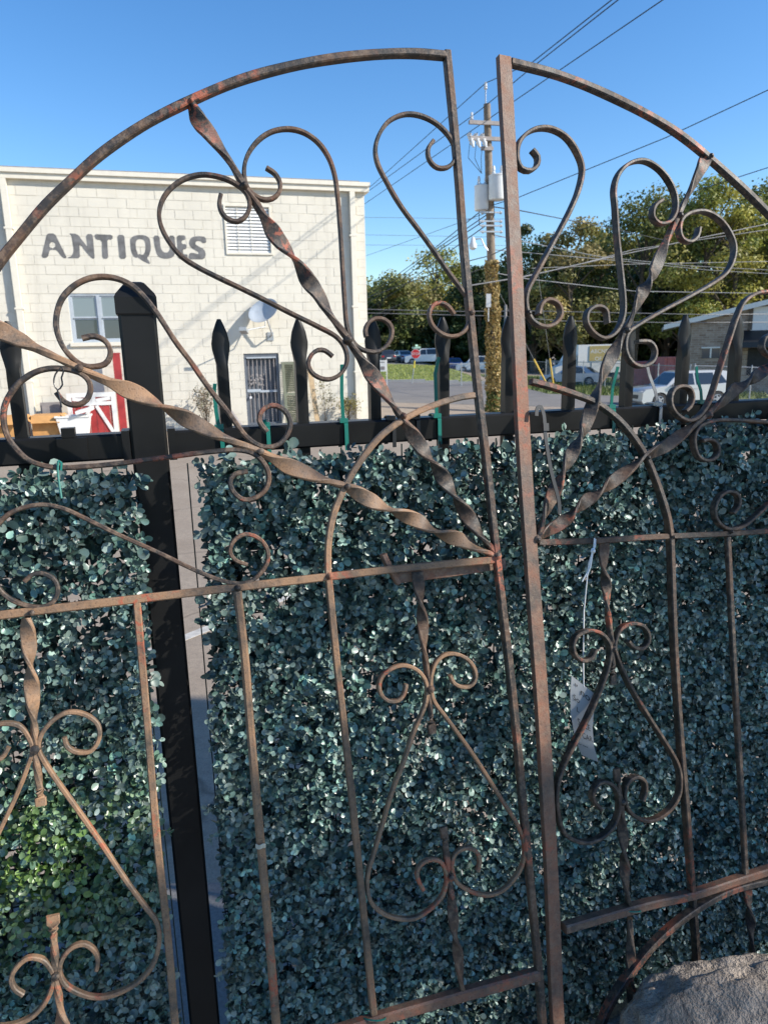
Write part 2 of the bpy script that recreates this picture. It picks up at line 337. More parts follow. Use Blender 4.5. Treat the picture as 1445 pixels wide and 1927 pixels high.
mb = MB(); bbox(mb, S_L, S_R, 0, Z_T - .02, -14.3, -14.01); bbox(mb, S_L - .3, S_L - .01, 0, Z_T - .02, -14, -.01); obj('back_wall', mb, M['cream'], bld)
# single blocks
BH, BW = .2435, .487; zoff = bsz(70, 368.5)[1] % BH; rows = []
z = zoff - BH; r = 0; allb = []
while z < Z_T - .02:
    z0, z1 = max(z, 0.0), min(z + BH, Z_T - .03); s = S_L + (BW / 2 if r % 2 else 0) - BW
    while s < S_R:
        a, b = max(s, S_L), min(s + BW, S_R - .002)
        segs = [(a, b)]
        for h in HOLES + [VENT]:
            if z1 > h[2] + .01 and z0 < h[3] - .01:
                ns = []
                for (p, q) in segs:
                    if q <= h[0] or p >= h[1]: ns.append((p, q))
                    else:
                        if p < h[0]: ns.append((p, h[0]))
                        if q > h[1]: ns.append((h[1], q))
                segs = ns
        for p, q in segs:
            if q - p > .05 and z1 - z0 > .05: allb.append((p, q, z0, z1))
        s += BW
    z += BH; r += 1
sv = bsz(-5, 600)[0]
vis = sorted([q for q in allb if q[1] > sv and q[2] > .75], key=lambda q: q[0]); pick = set(vis[:300])
cache = {}; rest = MB()
def blockgeo(mb, p, q, z0, z1, pr, j=.003):
    bv = .004
    a0, a1, c0, c1 = p + j, q - j, z0 + j, z1 - j
    vv = [bp(a0, c0, -.02), bp(a1, c0, -.02), bp(a1, c1, -.02), bp(a0, c1, -.02), bp(a0 + bv, c0 + bv, pr), bp(a1 - bv, c0 + bv, pr), bp(a1 - bv, c1 - bv, pr), bp(a0 + bv, c1 - bv, pr)]
    mb.add(vv, [(4, 5, 6, 7), (0, 1, 5, 4), (1, 2, 6, 5), (2, 3, 7, 6), (3, 0, 4, 7)])
for q in allb:
    pr = random.uniform(-.003, .003)
    if q in pick:
        key = (round(q[1] - q[0], 3), round(q[3] - q[2], 3)); w_ = bp(q[0], q[2], 0)
        if key not in cache:
            m1 = MB(); blockgeo(m1, q[0], q[1], q[2], q[3], 0); o = obj('block', m1, M['cream'], bld, org=w_); o.location = w_ - ORI[bld.name] + BN * pr; cache[key] = o
        else: share(cache[key], bld, w_ - ORI[bld.name] + BN * pr)
    else: blockgeo(rest, *q, pr)
o = obj('block_courses', rest, M['cream'], bld); o['kind'] = 'stuff'
# roof edge
mb = MB(); bbox(mb, S_L - .1, S_R + .12, Z_T - .24, Z_T, -14.4, .13); obj('roof_slab', mb, M['trim'], bld)
mb = MB(); bbox(mb, S_L - .1, S_R + .135, Z_T - .10, Z_T + .01, .133, .18); obj('gutter', mb, M['trim'], bld)
mb = MB(); bbox(mb, S_L - .1, S_R - .15, Z_T + .01, Z_T + .06, -14.3, .06); obj('roof_edge', mb, M['board'], bld)
for (xa, ya) in ((7, 340), (661, 370)):
    s0 = bsz(xa, ya)[0]; mb = MB(); bbox(mb, s0 - .075, s0 + .075, .1, Z_T - .245, .03, .135)
    for zz in (1.5, 3.4, 5.4): bbox(mb, s0 - .11, s0 + .11, zz, zz + .05, .006, .142)
    obj('downpipe', mb, M['trim'], bld)
# lettering
K1 = 5.78; K2 = 3.6125
def L1(p): return [(x / K1, 300 + y / K1) for x, y in p]
def L2(p): return [(x / K2, 440 + y / K2) for x, y in p]
letters = [
 L1([(455, 1070), (515, 805), (600, 805), (735, 1075), (690, 1075), (620, 985), (580, 985), (580, 965), (612, 945), (605, 910), (570, 895), (540, 925), (545, 955), (579.5, 965), (579.5, 985), (545, 985), (525, 1070)]),
 L1([(750, 803), (845, 810), (960, 960), (942, 812), (1013, 812), (1035, 1078), (1005, 1078), (868, 915), (875, 1075), (740, 1075), (740, 1066), (780, 1055), (805, 1010), (800, 920), (785, 830)]),
 L1([(1030, 812), (1230, 822), (1230, 870), (1170, 872), (1182, 1080), (1120, 1078), (1112, 880), (1045, 870)]),
 L1([(1280, 820), (1355, 822), (1378, 1080), (1305, 1080)]),
 L2([(890, 30), (920, 10), (985, 8), (1020, 30), (1030, 100), (1015, 150), (1000, 165), (1022, 195), (1020, 207), (975, 187), (950, 168), (940, 165), (940, 135), (975, 145), (990, 120), (992, 70), (980, 40), (945, 35), (925, 50), (925, 100), (939.5, 135), (939.5, 165), (915, 160), (895, 120), (888, 60)]),
 L2([(1045, 12), (1085, 12), (1095, 100), (1115, 127), (1145, 127), (1160, 100), (1150, 12), (1188, 12), (1197, 120), (1180, 160), (1130, 172), (1080, 160), (1060, 120)]),
 L2([(1203, 10), (1262, 10), (1264, 40), (1236, 45), (1239, 70), (1267, 70), (1270, 103), (1244, 106), (1248, 140), (1277, 138), (1278, 172), (1214, 172)]),
 L2([(1400, 20), (1405, 60), (1380, 65), (1365, 50), (1335, 50), (1328, 70), (1350, 85), (1390, 105), (1402, 140), (1390, 172), (1285, 172), (1290, 130), (1320, 130), (1350, 140), (1355, 125), (1330, 110), (1295, 90), (1285, 60), (1300, 25), (1340, 15)]),
]
def soften(p):
    o_ = []
    for i in range(len(p)):
        a, b = V(p[i]), V(p[(i + 1) % len(p)]); l = (b - a).length
        if l < .5: o_.append(tuple(a)); continue
        k = min(.22, 3.2 / l); o_ += [tuple(a.lerp(b, k)), tuple(a.lerp(b, 1 - k))]
    return o_
for p in letters:
    mb = MB(); mb.prism([bsz(*q) for q in soften(p)], lambda q, d: bp(q[0], q[1], d), .0045, .0065); obj('letter', mb, M['letter'], bld)
# louvre vent
vent = obj('vent', (lambda m: (bbox(m, VENT[0], VENT[1], VENT[2], VENT[3], -.16, -.10), m)[1])(MB()), M['interior'], bld)
mb = MB(); t = .05
bbox(mb, VENT[0], VENT[0] + t, VENT[2], VENT[3], -.09, .03); bbox(mb, VENT[1] - t, VENT[1], VENT[2], VENT[3], -.09, .03)
bbox(mb, VENT[0] + t, VENT[1] - t, VENT[3] - t, VENT[3], -.09, .03); bbox(mb, VENT[0] + t, VENT[1] - t, VENT[2], VENT[2] + t, -.09, .03)
obj('vent_frame', mb, M['trim'], vent)
sl = None; n = 14
for i in range(n):
    zc = VENT[2] + t + (VENT[3] - VENT[2] - 2 * t) * (i + .5) / n; loc = bp((VENT[0] + VENT[1]) / 2, zc, -.03)
    if sl is None:
        mb = MB(); mb.box(loc, BU * ((VENT[1] - VENT[0]) / 2 - t - .004), (BN * .45 - UP * .9) * .042, (BN * .9 + UP * .45) * .005); sl = obj('slat', mb, M['white'], vent, org=loc); sl.location = loc - ORI[vent.name]
    else: share(sl, vent, loc - ORI[vent.name])
mb = MB()
for fx in (.28, .56):
    s0 = VENT[0] + (VENT[1] - VENT[0]) * fx; bbox(mb, s0 - .008, s0 + .008, VENT[2] + t, VENT[3] - t, -.002, .004)
obj('mullion', mb, M['trim'], vent)
# window: two double-hung sashes
mb = MB(); bbox(mb, WIN[0], WIN[1], WIN[2], WIN[3], -1.6, -1.55); bbox(mb, WIN[0] - .4, WIN[1] + .4, WIN[2] - .9, WIN[2] - .85, -1.6, -.26); obj('room', mb, M['interior'], bld)
win = obj('window', (lambda m: (wall_with_holes(m, WIN[0], WIN[1], WIN[2], WIN[3], [(WIN[0] + .06, (WIN[0] + WIN[1]) / 2 - .04, WIN[2] + .06, WIN[3] - .06), ((WIN[0] + WIN[1]) / 2 + .04, WIN[1] - .06, WIN[2] + .06, WIN[3] - .06)], -.14, -.03), m)[1])(MB()), M['winframe'], bld)
zm = (WIN[2] + WIN[3]) / 2
for h in range(2):
    a, b = ((WIN[0] + .06, (WIN[0] + WIN[1]) / 2 - .04), ((WIN[0] + WIN[1]) / 2 + .04, WIN[1] - .06))[h]
    for zz0, zz1, dd in ((WIN[2] + .06, zm, -.12), (zm, WIN[3] - .06, -.085)):
        mb = MB(); wall_with_holes(mb, a + .002, b - .002, zz0 + .001, zz1 - .001, [(a + .045, b - .045, zz0 + .04, zz1 - .04)], dd, dd + .03); obj('sash', mb, M['winframe'], win)
        mb = MB(); bbox(mb, a + .045, b - .045, zz0 + .04, zz1 - .04, dd + .01, dd + .015); obj('pane', mb, M['glass_up'] if zz0 == zm else M['glass'], win)
    mb = MB(); mb.box(bp((a + b) / 2 - .08, zm + .42, -.22), (BU * .6 - UP * .36), BN * .01, (UP * .02 + BU * .012)); obj('leaning_rail', mb, M['white'], win)
    mb = MB(); bbox(mb, a, b, zm - .12, WIN[3], -.36, -.35); obj('blind', mb, M['curtain'], win)
    mb = MB()
    for i in range(3): bbox(mb, a + .05 + i * .28, a + .22 + i * .28, WIN[2] + .15, WIN[2] + .4 + .08 * i, -.5, -.4)
    obj('sill_jars', mb, M['board'], win)
mb = MB(); bbox(mb, WIN[0] - .06, WIN[1] + .06, WIN[2] - .10, WIN[2] - .003, -.02, .06); obj('sill', mb, M['trim'], win)
# security door
mb = MB(); bbox(mb, DOOR[0], DOOR[1], 0, DOOR[3], -.24, -.2); door = obj('door', mb, M['steelgrey'], bld)
mb = MB(); wall_with_holes(mb, DOOR[0], DOOR[1], .02, DOOR[3], [(DOOR[0] + .08, DOOR[1] - .08, .12, DOOR[3] - .14)], -.12, -.04); obj('door_frame', mb, M['steelgrey'], door)
for i in range(7):
    s0 = DOOR[0] + .14 + i * (DOOR[1] - DOOR[0] - .28) / 6; mb = MB(); bbox(mb, s0 - .013, s0 + .013, .12, DOOR[3] - .14, -.09, -.064); obj('bar', mb, M['board'], door)
mb = MB(); bbox(mb, DOOR[0] + .08, DOOR[1] - .08, 1.0, 1.06, -.10, -.055); bbox(mb, DOOR[0] + .05, DOOR[0] + .45, 1.02, 1.1, -.05, -.03); obj('cross_bar', mb, M['winframe'], door)
mb = MB(); bbox(mb, DOOR[0] + .08, DOOR[1] - .08, DOOR[3] - .14, DOOR[3] - .10, -.03, -.015); obj('lintel_strip', mb, M['winframe'], door)
mb = MB(); mb.lathe(bp(DOOR[0] + .13, .86, -.03), BN, [(.03, 0), (.045, .02), (.03, .06)], 10); obj('handle', mb, M['lamp_clear'], door)
mb = MB()
for i in range(7):
    for k in range(3): mb.lathe(bp(DOOR[0] + .2 + .06 * i + random.uniform(-.03, .03), 1.25 + .13 * k + random.uniform(-.04, .04), -.06), BN, [(.02, 0), (random.uniform(.015, .045), .004), (.01, .008)], 6)
obj('iron_leaves', mb, M['board'], door)
# ------------------------------------------------------------------ things along that wall
t = thing('satellite_dish', 'grey satellite dish on a bent arm above the security door', 'satellite dish', bp(bsz(503, 640)[0], bsz(503, 640)[1]))
ds, dz = bsz(497, 586, .5); base = bp(bsz(509, 633)[0], bsz(509, 633)[1], .0)
mb = MB(); ctr = bp(ds, dz, .45); ax = (BN * .6 - BU * .45 + UP * .65).normalized(); u = ax.orthogonal().normalized()
mb.lathe(ctr, ax, [(.02, -.09), (.2, -.07), (.36, -.01), (.44, .05), (.45, .05), (.44, .035), (.36, -.03), (.2, -.10), (.02, -.12)], 28); obj('reflector', mb, M['winframe'], t, smooth=True)
mb = MB(); mb.tube([base + BN * .02, base + BN * .25 + UP * .02, base + BN * .30 + UP * .10, ctr - ax * .12], .024, 8); obj('mast', mb, M['rail_grey'], t)
mb = MB(); es = bsz(459, 622, .85); end = bp(es[0], es[1], .85); mb.tube([ctr - ax * .13, ctr - UP * .42 + BN * .05, end], .018, 6); obj('feed_arm', mb, M['rail_grey'], t)
mb = MB(); mb.box(end, ax * .07, BU * .10, UP * .05); obj('receiver', mb, M['rail_grey'], t)
mb = MB(); mb.box(base + BN * .015, BU * .09, UP * .12, BN * .012); obj('wall_plate', mb, M['rail_grey'], t)
# leaning shutter, posts, barn door etc
def lean_panel(name, label, cat, x0, x1, ytop, ybot, dbot, dtop, mat, slats=0, group=None):
    s0, s1 = bsz(x0, 700)[0], bsz(x1, 700)[0]; zt = bsz((x0 + x1) / 2, ytop)[1]; t = thing(name, label, cat, bp((s0 + s1) / 2, 0, dbot), group)
    n_ = (UP * zt + BN * (dtop - dbot)).normalized(); nn = BU.cross(n_).normalized() ; L = math.hypot(zt, dtop - dbot); o0 = bp((s0 + s1) / 2, 0, dbot); hw = (s1 - s0) / 2
    return t, o0, n_, -nn if nn.dot(BN) < 0 else nn, L, hw
t, o0, n_, nn, L, hw = lean_panel('shutter', 'weathered olive louvred shutter leaning beside the security door', 'shutter', 530, 556, 681, 0, .35, .06, M['shutter'])
mb = MB()
for sx in (-1, 1): mb.box(o0 + BU * sx * (hw - .04) + n_ * L / 2, BU * .04, n_ * (L / 2), nn * .02)
for f in (.02, .5, .98): mb.box(o0 + n_ * (L * f), BU * (hw - .081), n_ * .04, nn * .018)
obj('frame', mb, M['shutter'], t); sl = None
for i in range(34):
    f = .04 + .93 * i / 33
    if abs(f - .5) < .03: continue
    loc = o0 + n_ * (L * f)
    if sl is None: mb = MB(); mb.box(loc, BU * (hw - .083), (n_ * .8 + nn * .6) * .026, nn * .004); sl = obj('slat', mb, M['shutter'], t, org=loc); sl.location = loc - ORI[t.name]
    else: share(sl, t, loc - ORI[t.name])
for i, (xa, xb, yt, lab) in enumerate([(582, 590, 690, 'tall raw timber plank leaning on the wall right of the shutter'), (434, 441, 752, 'short round wooden post leaning left of the security door')]):
    s0, s1 = bsz(xa, 700)[0], bsz(xb, 700)[0]; zt = bsz(xa, yt)[1]; base = bp(s1 + .1 * (1 if i else 0), 0, .35); top = bp(s0 - .3 * i, zt, .05)
    ax = (top - base); mb = MB()
    if i: mb.tube([base + ax * f for f in (0, .3, .6, 1)], [.075, .07, .07, .06], 10)
    else: mb.box(base + ax / 2, ax / 2, BU * .07, BN * .02)
    o = obj('plank' if not i else 'wooden_post', mb, M['lumber'] if not i else M['board'], org=base); tag(o, lab, 'plank' if not i else 'post')
# red barn door with white trim
s0, s1 = bsz(132, 760)[0], bsz(222, 760)[0]; zt = bsz(180, 737)[1]; dd = .5
t = thing('barn_door', 'small red barn door with white braces standing below the window', 'door', bp((s0 + s1) / 2, 0, dd))
pn = None; npl = 7; pw = (s1 - s0) / npl
for i in range(npl):
    loc = bp(s0 + pw * (i + .5), zt / 2, dd)
    if pn is None: mb = MB(); mb.box(loc, BU * (pw / 2 - .006), UP * (zt / 2 - .02), BN * .015); pn = obj('plank', mb, M['red'], t, org=loc); pn.location = loc - ORI[t.name]
    else: share(pn, t, loc - ORI[t.name])
def trim(a, b, w_): 
    pa, pb = bp(a[0], a[1], dd + .03), bp(b[0], b[1], dd + .03); ax = pb - pa; sdv = ax.normalized().cross(BN); mb = MB(); mb.box((pa + pb) / 2, ax / 2, sdv * w_, BN * .012); obj('brace', mb, M['white'], t)
trim((s0 + .06, 0), (s0 + .06, zt), .06); trim((s1 - .06, 0), (s1 - .06, zt), .06); trim((s0 + .121, zt - .06), (s1 - .121, zt - .06), .06); trim((s0 + .121, .9), (s1 - .121, .9), .05)
sm = (s0 + s1) / 2 + .05; trim((sm, .952), (sm, zt - .121), .05)
for sa, sb, za, zb in ((s0 + .14, sm - .06, zt - .16, .98), (s1 - .14, sm + .06, zt - .16, .98), (sm - .06, s0 + .14, .84, .1), (sm + .06, s1 - .14, .84, .1)): trim((sa, za), (sb, zb), .045)
mb = MB(); a, b = bsz(217, 700)[0], bsz(231, 700)[0]; zt2 = bsz(224, 666)[1]; bbox(mb, a, b, 0, zt2, .3, .42)
bbox(mb, a - .01, b + .01, zt2, zt2 + .03, .29, .43); o = obj('red_post', mb, M['red'], org=bp(a, 0, .36)); tag(o, 'tall plain red wooden post right of the barn door', 'post')
def carton(label, x0, x1, ytop, d0, depth, mat, flap=True):
    a, b = bsz(x0, 780, d0)[0], bsz(x1, 780, d0)[0]; zt = bsz((x0 + x1) / 2, ytop, d0)[1]; t = thing('carton', label, 'box', bp((a + b) / 2, 0, d0), 'cartons by the wall')
    mb = MB(); bbox(mb, a, b, 0, zt, d0 - depth, d0); obj('body', mb, mat, t)
    for sx in (0, 1):
        mb = MB(); c0 = bp(a if sx == 0 else b, zt, d0 - depth / 2); dv = (BU * (-1 if sx == 0 else 1) * .8 - UP * .6)
        mb.box(c0 + dv * .12 + UP * .004, dv * .118, BN * (depth / 2), dv.cross(BN) * .004); obj('flap', mb, mat, t)
    mb = MB(); c0 = bp((a + b) / 2, zt, d0); dv = (BN * .7 - UP * .7); mb.box(c0 + dv * .13 + BN * .004, dv * .125, BU * ((b - a) / 2 - .01), dv.cross(BU) * .004); obj('flap', mb, mat, t)
carton('brown cardboard carton at the far left foot of the wall', -40, 40, 786, 1.6, .9, M['card']); carton('brown cardboard carton beside the white bin at the foot of the wall', 58, 114, 782, 1.3, .8, M['card'])
t = thing('white_bin', 'white open bin standing in front of the red barn door', 'bin', bp(bsz(140, 790, 1.2)[0], 0, 1.2)); a = ORI[t.name]; zt = bsz(140, 784, 1.2)[1]
mb = MB(); q = []
for k, (hw, zz) in enumerate(((.30, 0), (.40, zt), (.43, zt), (.43, zt + .04), (.37, zt + .04), (.36, zt - .05), (.28, .1))): q += [a + BU * (hw * i) + BN * (hw * .7 * j) + UP * zz for i, j in ((-1, -1), (1, -1), (1, 1), (-1, 1))]
mb.add(q, [(0, 3, 2, 1)] + [(4 * k + i, 4 * k + (i + 1) % 4, 4 * k + 4 + (i + 1) % 4, 4 * k + 4 + i) for k in range(6) for i in range(4)] + [(24, 25, 26, 27)]); obj('shell', mb, M['bag'], t)
mb = MB(); mb.box(a + BU * .3 + BN * .1 + UP * (zt + .16), BU * .2 + UP * .05, BN * .3, UP * .04 - BU * .01); obj('lid', mb, M['bag'], t)
mb = MB(); a0, a1 = bsz(80, 770)[0], bsz(119, 770)[0]; zt = bsz(100, 756)[1]; bbox(mb, a0, a1, .0, zt, .2, .24); bbox(mb, a0 + .04, a1 - .04, .1, zt - .06, .243, .262); o = obj('grey_board', mb, M['board'], org=bp(a0, 0, .22)); tag(o, 'grey weathered board leaning behind the cartons', 'board')
def dry_bush(name, label, x, wid, hgt, d, n, tones):
    s = bsz(x, 780, d)[0]; b = bp(s, 0, d); t = thing(name, label, 'bush', b); mb = MB(); pts = []
    for i in range(n):
        a = random.uniform(0, 6.28); l = random.uniform(.5, 1) * hgt; r = random.uniform(0, .5) * wid
        p1 = b + V((math.cos(a) * r * .4, math.sin(a) * r * .4, l * .5)); p2 = b + V((math.cos(a) * r, math.sin(a) * r, l)); mb.tube([b + V((random.uniform(-.05, .05), 0, 0)), p1, p2], [.008, .006, .003], 4)
        for k in range(3): q = p1.lerp(p2, random.random()); e = q + V((random.uniform(-.15, .15), random.uniform(-.15, .15), random.uniform(.05, .2))); mb.tube([q, e], .003, 3); pts.append(e)
        pts.append(p2)
    obj('stems', mb, M['darkwood'], t); P = np.array([tuple(p) for p in pts for _ in range(5)]) + RNG.normal(size=(len(pts) * 5, 3)) * .06
    quads_mesh('foliage', P, RNG.normal(size=P.shape), RNG.uniform(.02, .045, len(P)), np.array(tones)[RNG.integers(0, len(tones), len(P))], M['ivy'], t, tuple(b))
dry_bush('weed_bush', 'dry grey weed bush left of the security door', 388, .9, 1.35, .5, 26, [(.2, .19, .12), (.26, .2, .14)])
dry_bush('weed_bush', 'thin tall weed growing by the wall right of the leaning plank', 612, .5, 1.25, .4, 9, [(.18, .17, .08), (.25, .22, .12)])
dry_bush('weed_bush', 'low yellow weed at the foot of the right downpipe', 655, .9, .75, .4, 24, [(.3, .25, .08), (.22, .2, .07)])
# ------------------------------------------------------------------ brick building on the right
RA = math.radians(20); RU = V((math.cos(RA), -math.sin(RA), 0)); RN = V((-math.sin(RA), -math.cos(RA), 0)); RO = at(1250, 612, 50); RO.z = 0
def rsz(x, y, d=0.0): r = ray(x, y); t_ = ((RO + RN * d - CAM).dot(RN)) / r.dot(RN); p = CAM + r * t_; return ((p - RO).dot(RU), p.z)
def rp(s_, z, d=0.0): return RO + RU * s_ + UP * z + RN * d
e0, e1 = rsz(1250, 612), rsz(1445, 564); slope = (e1[1] - e0[1]) / (e1[0] - e0[0]); sw = rsz(1298, 640, -.4)[0]; gz = -1.3; sm_ = e0[0] + 9; ea = e0[0]
t = thing('brick_building', 'low brown brick building with a shallow white edged gable roof beyond the parked cars', 'building', rp(sw + 5, gz, -.4))
def brickmat():
    m, n, b = nodes('brown_brick'); tc = coords(n, 'Object'); mp = n.nodes.new('ShaderNodeMapping'); mp.inputs['Rotation'].default_value = (math.pi / 2, 0, 0); n.links.new(tc, mp.inputs[0])
    br = n.nodes.new('ShaderNodeTexBrick'); n.links.new(mp.outputs[0], br.inputs[0]); br.inputs['Scale'].default_value = 1
    br.inputs['Brick Width'].default_value = .42; br.inputs['Row Height'].default_value = .15; br.inputs['Mortar Size'].default_value = .012
    br.inputs['Color1'].default_value = (.24, .165, .12, 1); br.inputs['Color2'].default_value = (.40, .31, .245, 1); br.inputs['Mortar'].default_value = (.42, .39, .35, 1)
    n.links.new(mixc(n, ramp(n, noise(n, coords(n), 2.5, 5), [(.4, (0, 0, 0)), (.7, (.5, .5, .5))]), br.outputs[0], (.18, .125, .09)), b.inputs['Base Color']); b.inputs['Roughness'].default_value = .85; return m
M['brick'] = brickmat()
def roofz(s_): return e0[1] + slope * (min(s_, 2 * sm_ - s_) - ea)
s2 = 2 * sm_ - sw; fnr = lambda p, d: rp(p[0], p[1], d)
mb = MB(); mb.prism([(sw, gz - .5), (s2, gz - .5), (s2, roofz(s2) - .29), (sm_, roofz(sm_) - .29), (sw, roofz(sw) - .29)], fnr, -.4, -9); obj('wall', mb, M['brick'], t)
for sx in (1, -1):
    xa = ea if sx > 0 else 2 * sm_ - ea; mb = MB(); mb.prism([(xa, e0[1]), (sm_, roofz(sm_)), (sm_, roofz(sm_) - .28), (xa, e0[1] - .28)], fnr, 0, -9.3); obj('roof', mb, M['board'], t)
    xa = ea - .05 if sx > 0 else 2 * sm_ - ea + .05; mb = MB(); mb.prism([(xa, e0[1] + .03), (sm_, roofz(sm_) + .03), (sm_, roofz(sm_) - .3), (xa, e0[1] - .3)], fnr, .06, .005); obj('fascia', mb, M['white'], t)
def brrect(nm, x0, y0, x1, y1, mat, d0, d1, par=None):
    a, b = rsz(x0, y0, -.4), rsz(x1, y1, -.4); mb = MB(); mb.box(rp((a[0] + b[0]) / 2, (a[1] + b[1]) / 2, -.4 + (d0 + d1) / 2), RU * ((b[0] - a[0]) / 2), RN * ((d1 - d0) / 2), UP * ((a[1] - b[1]) / 2)); return obj(nm, mb, mat, par or t)
wd = brrect('window', 1321, 655, 1352, 674, M['glass'], .01, .05); brrect('frame', 1319, 653, 1354, 655, M['white'], .01, .07, wd); brrect('frame', 1335.5, 655.5, 1337, 673.5, M['white'], .055, .07, wd)
brrect('wall_panel', 1414, 578, 1445, 621, M['white'], .01, .06); brrect('panel_trim', 1409, 578, 1413.5, 621, M['darkwood'], .01, .09); brrect('wall_panel', 1449, 570, 1480, 621, M['white'], .01, .06)
brrect('dark_doorway', 1407, 655, 1470, 705, M['interior'], .01, .03)
a, b = rsz(1387, 622, -.4), rsz(1500, 652, -.4); mb = MB(); mb.prism([(-.38, a[1]), (-.38, b[1]), (.8, b[1]), (.75, b[1] + .35)], lambda p, d: rp(d, p[1], p[0]), a[0], b[0]); obj('awning', mb, M['blackplastic'], t)
# ------------------------------------------------------------------ trees beyond
def tree(label, x, y, h, r, tones, seed, group='trees along the far side of the road', nl=3200, low=.22, leaf=.34):
    rng = np.random.default_rng(seed); z0 = zg(x, y); t = thing('tree', label, 'tree', (x, y, z0), group); rnd = random.Random(seed)
    mb = MB(); tr = .018 * h + .08; lean = V((rnd.uniform(-.06, .06), rnd.uniform(-.06, .06), 1)); p = V((x, y, z0))
    mb.tube([p, p + lean * h * .15, p + lean * h * .4, p + lean * h * .7], [tr * 1.3, tr, tr * .75, tr * .3], 8)
    nc = 46; cen = []
    for i in range(nc):
        f = rnd.uniform(low, .97); prof = math.sin(math.pi * min(1, (f - low + .08) / (1.1 - low)) ** .8) * .95 + .12
        a = rnd.uniform(0, 6.28); rr = r * prof * math.sqrt(rnd.uniform(.15, 1)) ; c = p + lean * (h * f) + V((math.cos(a) * rr, math.sin(a) * rr, 0)); cen.append((c, r * rnd.uniform(.16, .34)))
        if i % 2 == 0: q = p + lean * (h * max(.12, f - .2)); mb.tube([q, q.lerp(c, .5) + V((0, 0, .2)), c], [tr * .35, tr * .22, .03], 5)
    obj('trunk', mb, M['bark'], t)
    cc = np.array([tuple(c) for c, _ in cen]); cr = np.array([q for _, q in cen]); k = rng.integers(0, nc, nl); dvec = unit(rng.normal(size=(nl, 3)))
    pos = cc[k] + dvec * (cr[k] * rng.uniform(.45, 1.12, nl))[:, None] * np.array([1.15, 1.15, .8]); nr = dvec + rng.normal(size=(nl, 3)) * .7 + np.array([0, 0, .3])
    ct = np.array(tones)[rng.integers(0, len(tones), nc)] * rng.uniform(.7, 1.25, (nc, 1)); tone = ct[k] * rng.uniform(.75, 1.3, (nl, 1))
    quads_mesh('crown', pos, nr, leaf * rng.uniform(.55, 1.3, nl), tone, M['treeleaf'], t, (x, y, z0)); return t
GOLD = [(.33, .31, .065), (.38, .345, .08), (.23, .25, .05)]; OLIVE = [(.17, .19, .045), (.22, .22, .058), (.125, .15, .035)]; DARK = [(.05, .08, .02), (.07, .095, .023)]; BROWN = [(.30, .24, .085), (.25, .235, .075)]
KIND = {'g': (GOLD, 'golden green'), 'o': (OLIVE, 'olive green'), 'd': (DARK, 'dark green'), 'b': (BROWN, 'brownish autumn')}
row = [  # pixel x of the trunk, pixel y of the top, distance, crown radius in m, kind, words
 (1010, 428, 88, 5.0, 'd', 'left of the first right scroll'), (1075, 422, 84, 5.2, 'b', 'behind the long scroll leg'), (1140, 430, 92, 5.2, 'o', 'between the two right scrolls'),
 (1205, 362, 86, 5.6, 'o', 'with a high pointed top'), (1268, 372, 94, 5.2, 'd', 'behind the twisted bar'), (1325, 346, 84, 6.2, 'g', 'tallest of the right group'),
 (1395, 372, 82, 6.0, 'g', 'behind the right scroll curl'), (1450, 355, 88, 6.0, 'o', 'at the right edge'), (1510, 360, 84, 6.0, 'g', 'past the right edge'), (1590, 350, 84, 6.5, 'o', 'far past the right edge'),
 (708, 522, 100, 5.5, 'o', 'next to the corner of the cream building'), (760, 520, 104, 5.0, 'b', 'left of the thin airy tree'), (822, 474, 108, 6.0, 'g', 'thin and airy with sky showing through'), (872, 498, 110, 5.5, 'g', 'just left of the leaning gate bar'),
 (905, 508, 98, 4.2, 'd', 'behind the utility pole'), (950, 505, 100, 5.0, 'd', 'right of the utility pole'), (660, 528, 104, 5.5, 'o', 'behind the cream building corner')]
for i, (x, yt, Y, r, kd, words) in enumerate(row):
    top = at(x, yt, Y); b = zg(top.x, Y); tree(f'{KIND[kd][1]} tree across the road, {words}', top.x, Y, (top.z - b) / .98, r, KIND[kd][0], 100 + i, nl=4600 if 'airy' in words else 9000, leaf=.21)
ORD = 'leftmost second third fourth fifth sixth seventh eighth ninth tenth eleventh twelfth thirteenth fourteenth fifteenth'.split(); ORD[0] = 'first'
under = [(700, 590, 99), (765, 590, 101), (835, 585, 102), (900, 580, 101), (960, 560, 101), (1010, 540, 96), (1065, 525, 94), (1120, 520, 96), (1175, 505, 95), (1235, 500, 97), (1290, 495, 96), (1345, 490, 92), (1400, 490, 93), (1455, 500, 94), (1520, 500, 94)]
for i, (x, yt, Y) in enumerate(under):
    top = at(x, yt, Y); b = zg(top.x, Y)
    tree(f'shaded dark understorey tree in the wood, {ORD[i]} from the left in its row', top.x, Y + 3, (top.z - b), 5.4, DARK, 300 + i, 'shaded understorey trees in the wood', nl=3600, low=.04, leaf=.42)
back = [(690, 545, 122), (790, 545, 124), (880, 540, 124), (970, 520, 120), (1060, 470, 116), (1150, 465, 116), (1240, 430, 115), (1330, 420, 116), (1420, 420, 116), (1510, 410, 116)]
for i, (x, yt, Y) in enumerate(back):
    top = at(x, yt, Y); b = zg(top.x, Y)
    tree(f'dark green tree in the deepest row of the wood, {ORD[i]} from the left', top.x, Y, (top.z - b), 7.2, DARK + OLIVE[:1], 400 + i, 'deepest row of trees in the wood', nl=3600, low=.05, leaf=.5)
